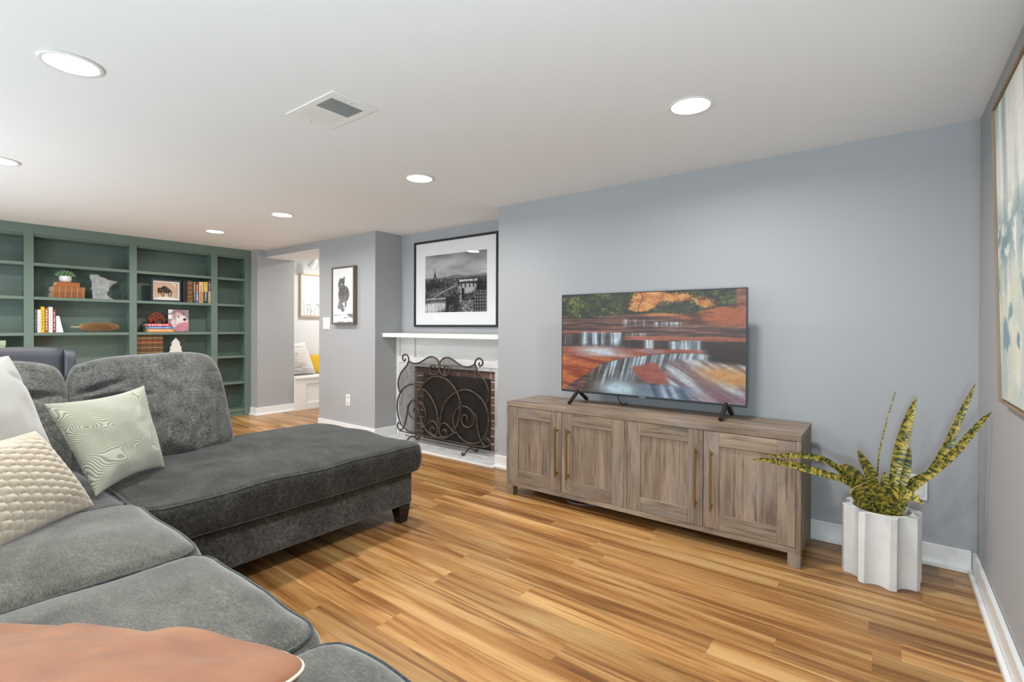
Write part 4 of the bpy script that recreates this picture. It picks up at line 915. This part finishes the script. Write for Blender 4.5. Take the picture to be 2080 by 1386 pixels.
def cushion(name, x0, x1, y0, y1, z0, z1, parent, mat, rxy=.05, rz=.03, crown=.025, bulge=.006, seed=0, pipe=True, wob=.006, dip=None):
    cx, cy = (x0+x1)/2, (y0+y1)/2; hx, hy = (x1-x0)/2, (y1-y0)/2; N = 112
    def deform(p):
        x, y, z = p; u, v_ = (x-cx)/hx, (y-cy)/hy; w = (z-z0)/(z1-z0)
        n = mnoise.noise(Vector((x*3.1+seed, y*3.1, z*2)))*wob; n2 = mnoise.noise(Vector((x*8+seed, y*8, z*3+5)))*wob*.35
        if w > .5: z += ((1-abs(u)**2.6)*(1-abs(v_)**2.6))*crown*min(1, (w-.5)*2)+n+n2
        b = bulge*(1-(2*w-1)**2)+n*.8
        x += b*(u*abs(u)); y += b*(v_*abs(v_))
        if dip: z -= dip(x, y)*max(0, w-.4)
        return (x, y, z)
    prof = [(rz, z0)]+[(rz*(1-math.sin(a)), z0+rz*(1-math.cos(a))) for a in (.5, 1.0, 1.57)]
    for k in range(1, 6): prof.append((0, z0+rz+(z1-z0-2*rz)*k/6))
    prof += [(rz*(1-math.cos(a)), z1-rz+rz*math.sin(a)) for a in (0.01, .4, .8, 1.2, 1.57)]
    rings = []
    for d, z in prof: rings.append([(cx+a, cy+b, z) for a, b in rrect(hx-d, hy-d, max(.004, rxy-d), N)])
    top = rings[-1]; caps = []
    for s_ in (.95, .88, .8, .7, .6, .5, .4, .3, .2, .1, .03): caps.append([(cx+(p[0]-cx)*s_, cy+(p[1]-cy)*s_, z1) for p in top])
    rings += caps; bot = [[(cx+(p[0]-cx)*s_, cy+(p[1]-cy)*s_, z0) for p in rings[0]] for s_ in (.03, .6)]
    rings = bot+rings; mb = MB(); mb.smooth = True
    for r_ in rings: mb.v += [deform(p) for p in r_]
    for i in range(len(rings)-1):
        for k in range(N): mb.f.append((i*N+k, i*N+(k+1) % N, (i+1)*N+(k+1) % N, (i+1)*N+k))
    mb.f += [tuple(range(N))[::-1], tuple(range((len(rings)-1)*N, len(rings)*N))]
    o = make(name, mb, mat, parent)
    if pipe:
        for zz in ((z1-rz*.30), (z0+rz*.30)):
            loop = [deform((cx+a, cy+b, zz)) for a, b in rrect(hx-rz*.28, hy-rz*.28, max(.004, rxy-rz*.28), N)]
            make('piping', MB().tube([Vector(p) for p in loop], .0052, 8, closed=True), PM, o)
    return o
# upholstered base and backs
make('base', B(-3.47, -2.305, .66, 2.045, .105, .298), F1, sf, bevel=.014, seg=3)
make('base', B(-3.47, -.34, -.33, .615, .105, .298), F1, sf, bevel=.014, seg=3)
make('back_frame', B(-3.56, -3.405, -.48, 1.34, .105, .82), F1, sf, bevel=.03, seg=4)
make('back_frame', B(-3.40, -.14, -.50, -.34, .105, .80), F1, sf, bevel=.03, seg=4)
make('arm', B(-.335, -.14, -.335, .64, .105, .60), F1, sf, bevel=.04, seg=4)
for lx, ly in ((-2.345, 1.985), (-3.42, 1.985), (-.20, .58), (-3.48, -.42), (-.20, -.44), (-2.38, .56)):
    P_ = [(-.040, 0), (.040, 0)]
    mb = MB(); a, b = .042, .027
    vs = [(lx+sx*b+.004, ly+sy*b, 0) for sx, sy in ((-1, -1), (1, -1), (1, 1), (-1, 1))]+[(lx+sx*a, ly+sy*a, .1045) for sx, sy in ((-1, -1), (1, -1), (1, 1), (-1, 1))]
    mb.add(vs, [(3, 2, 1, 0), (4, 5, 6, 7)]+[(i, (i+1) % 4, 4+(i+1) % 4, 4+i) for i in range(4)]); make('leg', mb, M['leg_dark'], sf, bevel=.003)
# seat cushions
cushion('seat_cushion', -3.40, -2.262, .655, 2.10, .305, .470, sf, M['chenille_chaise'], rxy=.07, rz=.028, crown=.018, bulge=.012, seed=3, wob=.016)
cushion('seat_cushion', -3.40, -2.42, -.335, .652, .302, .468, sf, F1, rxy=.05, rz=.03, crown=.02, seed=8)
cushion('seat_cushion', -2.415, -1.728, -.335, .675, .302, .478, sf, F2, rxy=.085, rz=.045, crown=.035, bulge=.012, seed=11, wob=.010)
cushion('seat_cushion', -1.724, -1.036, -.335, .668, .302, .476, sf, F2, rxy=.085, rz=.045, crown=.035, bulge=.012, seed=14, wob=.012)
cushion('seat_cushion', -1.032, -.345, -.335, .668, .302, .476, sf, F2, rxy=.085, rz=.045, crown=.035, bulge=.012, seed=18, wob=.012)

def pillow(name, BL, BR, TR, TL, T, mat, parent=None, label=None, cat=None, pinch=.06, nu=70, nv=70, pw=.5, ex=2.2, rnd=0, topround=False, relief=None, wr=.006, seed=0, group=None, back=1.0):
    BL, BR, TR, TL = map(Vector, (BL, BR, TR, TL)); n = (BR-BL).cross(TL-BL).normalized(); mb = MB(); mb.smooth = True; uv = []
    def base(u, v_):
        u2 = .5+(u-.5)*(1-pinch*4*v_*(1-v_)); v2 = .5+(v_-.5)*(1-pinch*4*u*(1-u))
        if rnd:
            x_, y_ = 2*u2-1, 2*v2-1; rq = rnd if (y_ > 0 or not topround) else rnd*.12; u2 = .5+.5*x_*math.sqrt(1-rq*abs(y_)**4); v2 = .5+.5*y_*math.sqrt(1-rq*abs(x_)**4)
        return (BL*(1-u2)+BR*u2)*(1-v2)+(TL*(1-u2)+TR*u2)*v2
    for s_ in (1, -1):
        for j in range(nv+1):
            for i in range(nu+1):
                u = .5-.5*math.cos(math.pi*i/nu); v_ = .5-.5*math.cos(math.pi*j/nv)
                u = .35*u+.65*i/nu; v_ = .35*v_+.65*j/nv
                t_ = max(0, (1-abs(2*u-1)**ex)*(1-abs(2*v_-1)**ex))**pw
                p = base(u, v_); hgt = T*t_*(1 if s_ > 0 else back)
                w_ = mnoise.noise(p*7+Vector((seed, 0, 0)))*wr+mnoise.noise(p*15+Vector((0, seed, 0)))*wr*.4
                edge = min(1, 6*min(u, 1-u, v_, 1-v_))
                if relief and s_ > 0: w_ += relief(u, v_)
                p = p+n*s_*(hgt+w_*edge); mb.v.append(tuple(p)); uv.append((u, v_))
    m = (nu+1)*(nv+1)
    # share the rim
    def vid(s_, i, j):
        k = j*(nu+1)+i
        return k if (s_ == 0 or i in (0, nu) or j in (0, nv)) else m+k
    for s_ in (0, 1):
        for j in range(nv):
            for i in range(nu):
                q = (vid(s_, i, j), vid(s_, i+1, j), vid(s_, i+1, j+1), vid(s_, i, j+1)); mb.f.append(q if s_ == 0 else q[::-1])
    used = sorted({i for f in mb.f for i in f}); rm = {a: b for b, a in enumerate(used)}
    mb.v = [mb.v[a] for a in used]; mb.uv = [uv[a] for a in used]; mb.f = [tuple(rm[i] for i in f) for f in mb.f]
    o = make(name, mb, mat, parent, org=None if parent is None else None)
    if label: tag(o, label, cat, group)
    def rim():
        pts = [base(i/20, 0) for i in range(20)]+[base(1, i/20) for i in range(20)]+[base(1-i/20, 1) for i in range(20)]+[base(0, 1-i/20) for i in range(20)]
        return pts
    return o, rim()
def crease(lines):
    def f(u, v_):
        h = 0
        for (u0, v0, u1, v1, w, a) in lines:
            du, dv = u1-u0, v1-v0; L2 = du*du+dv*dv; s_ = max(0, min(1, ((u-u0)*du+(v_-v0)*dv)/L2)); d = math.hypot(u-u0-du*s_, v_-v0-dv*s_)
            h -= a*math.exp(-(d/w)**2)*(1-s_**3)
        return h
    return f
r1 = crease([(0, .68, .34, .75, .030, .050), (.02, .64, .50, .60, .022, .040), (.04, .90, .16, .90, .028, .030), (.10, .97, .14, .88, .02, .015), (.02, .35, .2, .5, .03, .012), (1.0, .80, .86, .77, .02, .014), (1.0, .66, .88, .64, .02, .014), (1.0, .56, .84, .60, .018, .010), (.02, .5, .15, .52, .02, .008)])
o, rim = pillow('back_cushion', (-3.19, .630, .42), (-3.18, 1.395, .415), (-3.350, 1.345, 1.035), (-3.35, .62, 1.005), .130, M['chenille_back'], sf, pinch=.0, nu=110, nv=90, pw=.40, ex=3.0, rnd=.22, topround=True, relief=r1, wr=.026, seed=3)
make('piping', MB().tube(rim, .005, 8, closed=True), PM, o)
r2 = crease([(1, .68, .40, .71, .032, .050), (.98, .60, .72, .70, .025, .03), (1, .50, .84, .56, .02, .012), (1, .42, .86, .44, .02, .010), (.8, .9, .9, .86, .02, .010), (.1, .7, .4, .72, .02, .01)])
o, rim = pillow('back_cushion', (-3.20, -.10, .43), (-3.195, .635, .43), (-3.35, .64, 1.005), (-3.35, -.10, 1.03), .130, M['chenille_back'], sf, pinch=.0, nu=90, nv=80, pw=.40, ex=3.0, rnd=.22, topround=True, relief=r2, wr=.022, seed=9)
make('piping', MB().tube(rim, .005, 8, closed=True), PM, o)
for a, b, s_ in ((-2.40, -1.73, 21), (-1.72, -1.04, 25), (-1.03, -.35, 29)):
    o, rim = pillow('back_cushion', (b, -.225, .46), (a, -.225, .46), (a, -.30, .93), (b, -.30, .93), .08, F1, sf, pinch=.0, nu=40, nv=36, pw=.36, ex=3.2, wr=.01, seed=s_)

# ------------------------------------------------------------------ throw pillows
def plain_cloth(name, lo, hi, bumps, bs, sheen=.5, uvpat=None):
    t = NT(name); v = t.coords(); f = t.noise(v, 3, 4); g = t.noise(v, 500, 2)
    t.set(t.mix(t.ramp(f, [(.3, lo), (.7, hi)]), C(lo), t.ramp(g, [(.5, 0.0), (.9, .4)])), .9, Sheen_Weight=sheen, Specular_IOR_Level=.1); t.bump(g, bumps, .001); return t.m
M['white_velvet'] = plain_cloth('off_white_velvet', '9f9e98', 'afaea9', .1, 500, .5)
t = NT('sage_swirl'); uvn = t.n('ShaderNodeUVMap'); nz = t.n('ShaderNodeTexNoise'); nz.inputs['Scale'].default_value = 2.6; nz.inputs['Detail'].default_value = 0
t.l(uvn.outputs[0], nz.inputs[0]); wv = t.n('ShaderNodeVectorMath', operation='MULTIPLY_ADD'); wv.inputs[1].default_value = (.75, .75, .75); t.l(nz.outputs['Color'], wv.inputs[0]); t.l(uvn.outputs[0], wv.inputs[2])
ds = t.n('ShaderNodeVectorMath', operation='DISTANCE'); ds.inputs[1].default_value = (.55, 1.05, .375); t.l(wv.outputs[0], ds.inputs[0])
mu = t.n('ShaderNodeMath', operation='MULTIPLY'); mu.inputs[1].default_value = 340; t.l(ds.outputs['Value'], mu.inputs[0]); sn = t.n('ShaderNodeMath', operation='SINE'); t.l(mu.outputs[0], sn.inputs[0])
mr = t.n('ShaderNodeMapRange'); mr.inputs['From Min'].default_value = -1; t.l(sn.outputs[0], mr.inputs['Value'])
t.set(t.ramp(mr.outputs[0], [(.15, '8f917c'), (.5, 'a3a491'), (.7, 'b9baaa')]), .9, Sheen_Weight=.5, Specular_IOR_Level=.1); t.bump(mr.outputs[0], .5, .003); M['swirl'] = t.m
M['knit'] = plain_cloth('cream_knit', 'b5a995', 'c8bdad', .2, 500, .5)
t = NT('tan_leather'); lz = t.noise(t.coords(), 220, 4, .6); t.set(t.ramp(t.noise(t.coords(), 7, 4), [(.3, '7f4e2e'), (.55, '905d38'), (.75, 'a0704a')]), .48, Specular_IOR_Level=.4, Sheen_Weight=.15); t.bump(lz, .25, .0012); M['tleather'] = t.m
pillow('throw_pillow', (-2.35, .125, .50), (-2.71, .512, .50), (-2.725, .352, 1.065), (-2.41, -.04, 1.05), .110, M['white_velvet'], label='large off-white velvet throw pillow behind the chunky knit one', cat='pillow', pinch=.045, seed=2, wr=.012, relief=crease([(.97, .80, .80, .88, .03, .02), (.9, .3, .5, .4, .08, .01)]))
pillow('throw_pillow', (-2.556, .58, .488), (-2.817, .905, .49), (-2.953, .86, .885), (-2.715, .45, .866), .075, M['swirl'], label='sage green throw pillow with swirling raised lines', cat='pillow', pinch=.11, nu=100, nv=100, seed=5, wr=.010, relief=crease([(.8, .25, .95, .75, .04, .012), (.15, .2, .1, .8, .05, .008)]))
def knitf(u, v_):
    c = u*13; k = math.floor(c); fr_ = c-k; rib = math.sin(math.pi*fr_)**.55
    q = v_*12+(k % 2)*.5+.35*fr_; s_ = abs(math.sin(math.pi*q))**.5
    return .022*rib*(.5+.5*s_)-.011
BRk = Vector((-2.439, .549, .485)); dk = Vector((-2.168, .261, .485))-BRk; TRk = Vector((-2.548, .400, .787))
BLk = BRk+dk*1.35; TLk = TRk+dk*1.35
pillow('throw_pillow', BLk, BRk, TRk, TLk, .085, M['knit'], label='cream chunky-knit lumbar pillow at the left edge of the sofa', cat='pillow', pinch=.05, nu=210, nv=150, seed=6, wr=.006, relief=knitf)
lt = empty('leather_pillow', (-1.1, .13, .5), 'tan leather throw pillow in the near foreground of the sofa', 'pillow')
lr = crease([(.05, .30, .55, .55, .06, .040), (.40, .10, .60, .5, .07, .030), (.15, .08, .30, .30, .05, .018), (.85, .02, .80, .45, .045, .028), (.3, .5, .8, .7, .05, .03), (.75, .95, .9, .6, .035, .018), (.93, .9, .85, .55, .03, .012), (.5, .98, .62, .75, .04, .010)])
o, rim = pillow('cover', (-1.47, .120, .585), (-.80, .535, .585), (-.58, .16, .74), (-1.25, -.23, .74), .10, M['tleather'], lt, pinch=.0, rnd=.36, nu=90, nv=90, seed=4, wr=.018, relief=lr, back=.35)
make('seam_piping', MB().tube(rim, .003, 8, closed=True), paint('cream_thread', 'e5d3bd', .7), lt)

# ------------------------------------------------------------------ nook behind the opening
bn_ = empty('window_bench', (-6.85, 4.4, 0), 'white panelled storage bench in the bright nook beyond the opening', 'bench')
make('body', B(-7.0995, -6.605, 3.6855, 5.1995, 0, .44), T, bn_)
make('lid', B(-7.0995, -6.578, 3.6855, 5.1995, .4405, .468), T, bn_, bevel=.003)
make('stile', B(-6.605, -6.592, 3.6865, 3.86, .0, .4395), T, bn_, bevel=.001)
make('stile', B(-6.605, -6.592, 4.75, 4.86, .096, .3645), T, bn_, bevel=.001)
make('rail', B(-6.605, -6.592, 3.8605, 5.199, .365, .4395), T, bn_, bevel=.001); make('rail', B(-6.605, -6.592, 3.8605, 5.199, .0, .0955), T, bn_, bevel=.001)
M['grey_line'] = None
t = NT('grey_brush_print'); nn_ = t.n('ShaderNodeTexNoise'); nn_.inputs['Scale'].default_value = 3; nn_.inputs['Detail'].default_value = 5; nn_.inputs['Distortion'].default_value = 1; t.l(t.coords((1, 1.2, 9), rot=(.5, 0, 0)), nn_.inputs[0])
t.set(t.ramp(nn_.outputs['Fac'], [(.44, 'd6d2ce'), (.58, 'cfc9c4'), (.66, 'a59d98'), (.72, 'd2ceca')]), .9, Sheen_Weight=.3); M['brush'] = t.m
M['yellow'] = plain_cloth('yellow_cloth', 'c39a24', 'd4ae36', .2, 400, .3)
pillow('throw_pillow', (-6.84, 3.62+.08, .478), (-6.84, 4.15, .478), (-6.97, 4.05, .96), (-6.97, 3.66, .93), .11, M['brush'], label='white pillow with grey brush strokes on the nook bench', cat='pillow', pinch=.06, nu=40, nv=40, seed=13, wr=.006)
pillow('throw_pillow', (-6.90, 4.10, .478), (-6.90, 4.42, .478), (-7.0, 4.40, .76), (-7.0, 4.06, .76), .07, M['yellow'], label='yellow pillow on the nook bench beside the brush-stroke pillow', cat='pillow', pinch=.06, nu=40, nv=40, seed=15, wr=.008)
def stems(u, v):
    o = np.ones(u.shape+(3,))*.95; g = np.zeros(u.shape); rs = np.random.RandomState(4)
    for k in range(30):
        x = rs.uniform(0, 1); h = rs.uniform(.12, .34); b = rs.uniform(-.06, .06); xx = x+b*(v/h)**2
        g = np.maximum(g, (np.abs(u-xx) < .006)*(v < h)*.5)
        g = np.maximum(g, ell(u, v, x+b, h, .018, .010)*.75); g = np.maximum(g, ell(u, v, x+b*.5+.03, h*.7, .016, .009)*.6)
    return mixn(o, np.ones_like(o)*hexn('5b5450'), np.clip(g, 0, 1))
hp = empty('framed_botanical_print', (-7.1, 4.5, 1.33), 'wood-framed botanical print on the nook wall above the bench', 'picture')
mb = MB(); hy0, hy1, hz0, hz1 = 4.035, 4.93, 1.335, 1.99
mb.ring('x', (hy0, hy1, hz0, hz1), (hy0+.014, hy1-.014, hz0+.014, hz1-.014), -7.0995, -7.055)
make('frame', mb, M['light_wood_frame'], hp, bevel=.001)
make('canvas', B(-7.09, -7.067, hy0+.02, hy1-.02, hz0+.02, hz1-.02), M['mat_board'], hp)
picture('print', (-7.0665, hy0+.021, hz0+.021), (0, hy1-hy0-.042, 0), (0, 0, hz1-hz0-.042), 170, 120, stems, hp)
tl = empty('ceiling_spotlight', (-6.83, 4.16, 2.34), 'white swivel ceiling spotlight in the nook above the botanical print', 'ceiling light')
make('canopy', MB().lathe([(.0005, 2.318), (.055, 2.320), (.06, 2.33), (.06, 2.3395)], -6.83, 4.16, 28), M['white_plastic'], tl)
make('arm', MB().tube([(-6.83, 4.16, 2.32), (-6.83, 4.16, 2.19)], .009, 10), M['chrome'], tl)
make('head', MB().tube(crom([(-6.82, 4.165, 2.195), (-6.85, 4.15, 2.165), (-6.90, 4.125, 2.11), (-6.925, 4.11, 2.08)], 4), [.012, .022, .030, .036, .040, .044, .046, .048, .050, .052, .053, .053, .050], 18), M['white_plastic'], tl)
for (x, y, pw_) in ((-6.2, 4.45, 19.0),):
    ld = bpy.data.lights.new('nook_lamp', 'AREA'); ld.shape = 'DISK'; ld.size = .16; ld.energy = pw_; ld.color = (1, .98, .95); ld.spread = math.radians(170)
    e = empty('recessed_light', (x, y, 2.34), 'recessed ceiling light inside the nook, hidden by the opening header', 'ceiling light')
    make('trim_ring', MB().lathe([(.084, 2.339), (.097, 2.339), (.1, 2.336), (.094, 2.332), (.084, 2.334)], x, y, 40), M['white_plastic'], e)
    make('lens', MB().lathe([(.0005, 2.3335), (.05, 2.3338), (.084, 2.336)], x, y, 40), M['lens'], e)
    lo = bpy.data.objects.new('nook_lamp', ld); col.objects.link(lo); lo.parent = e; lo.location = (0, 0, -.009)
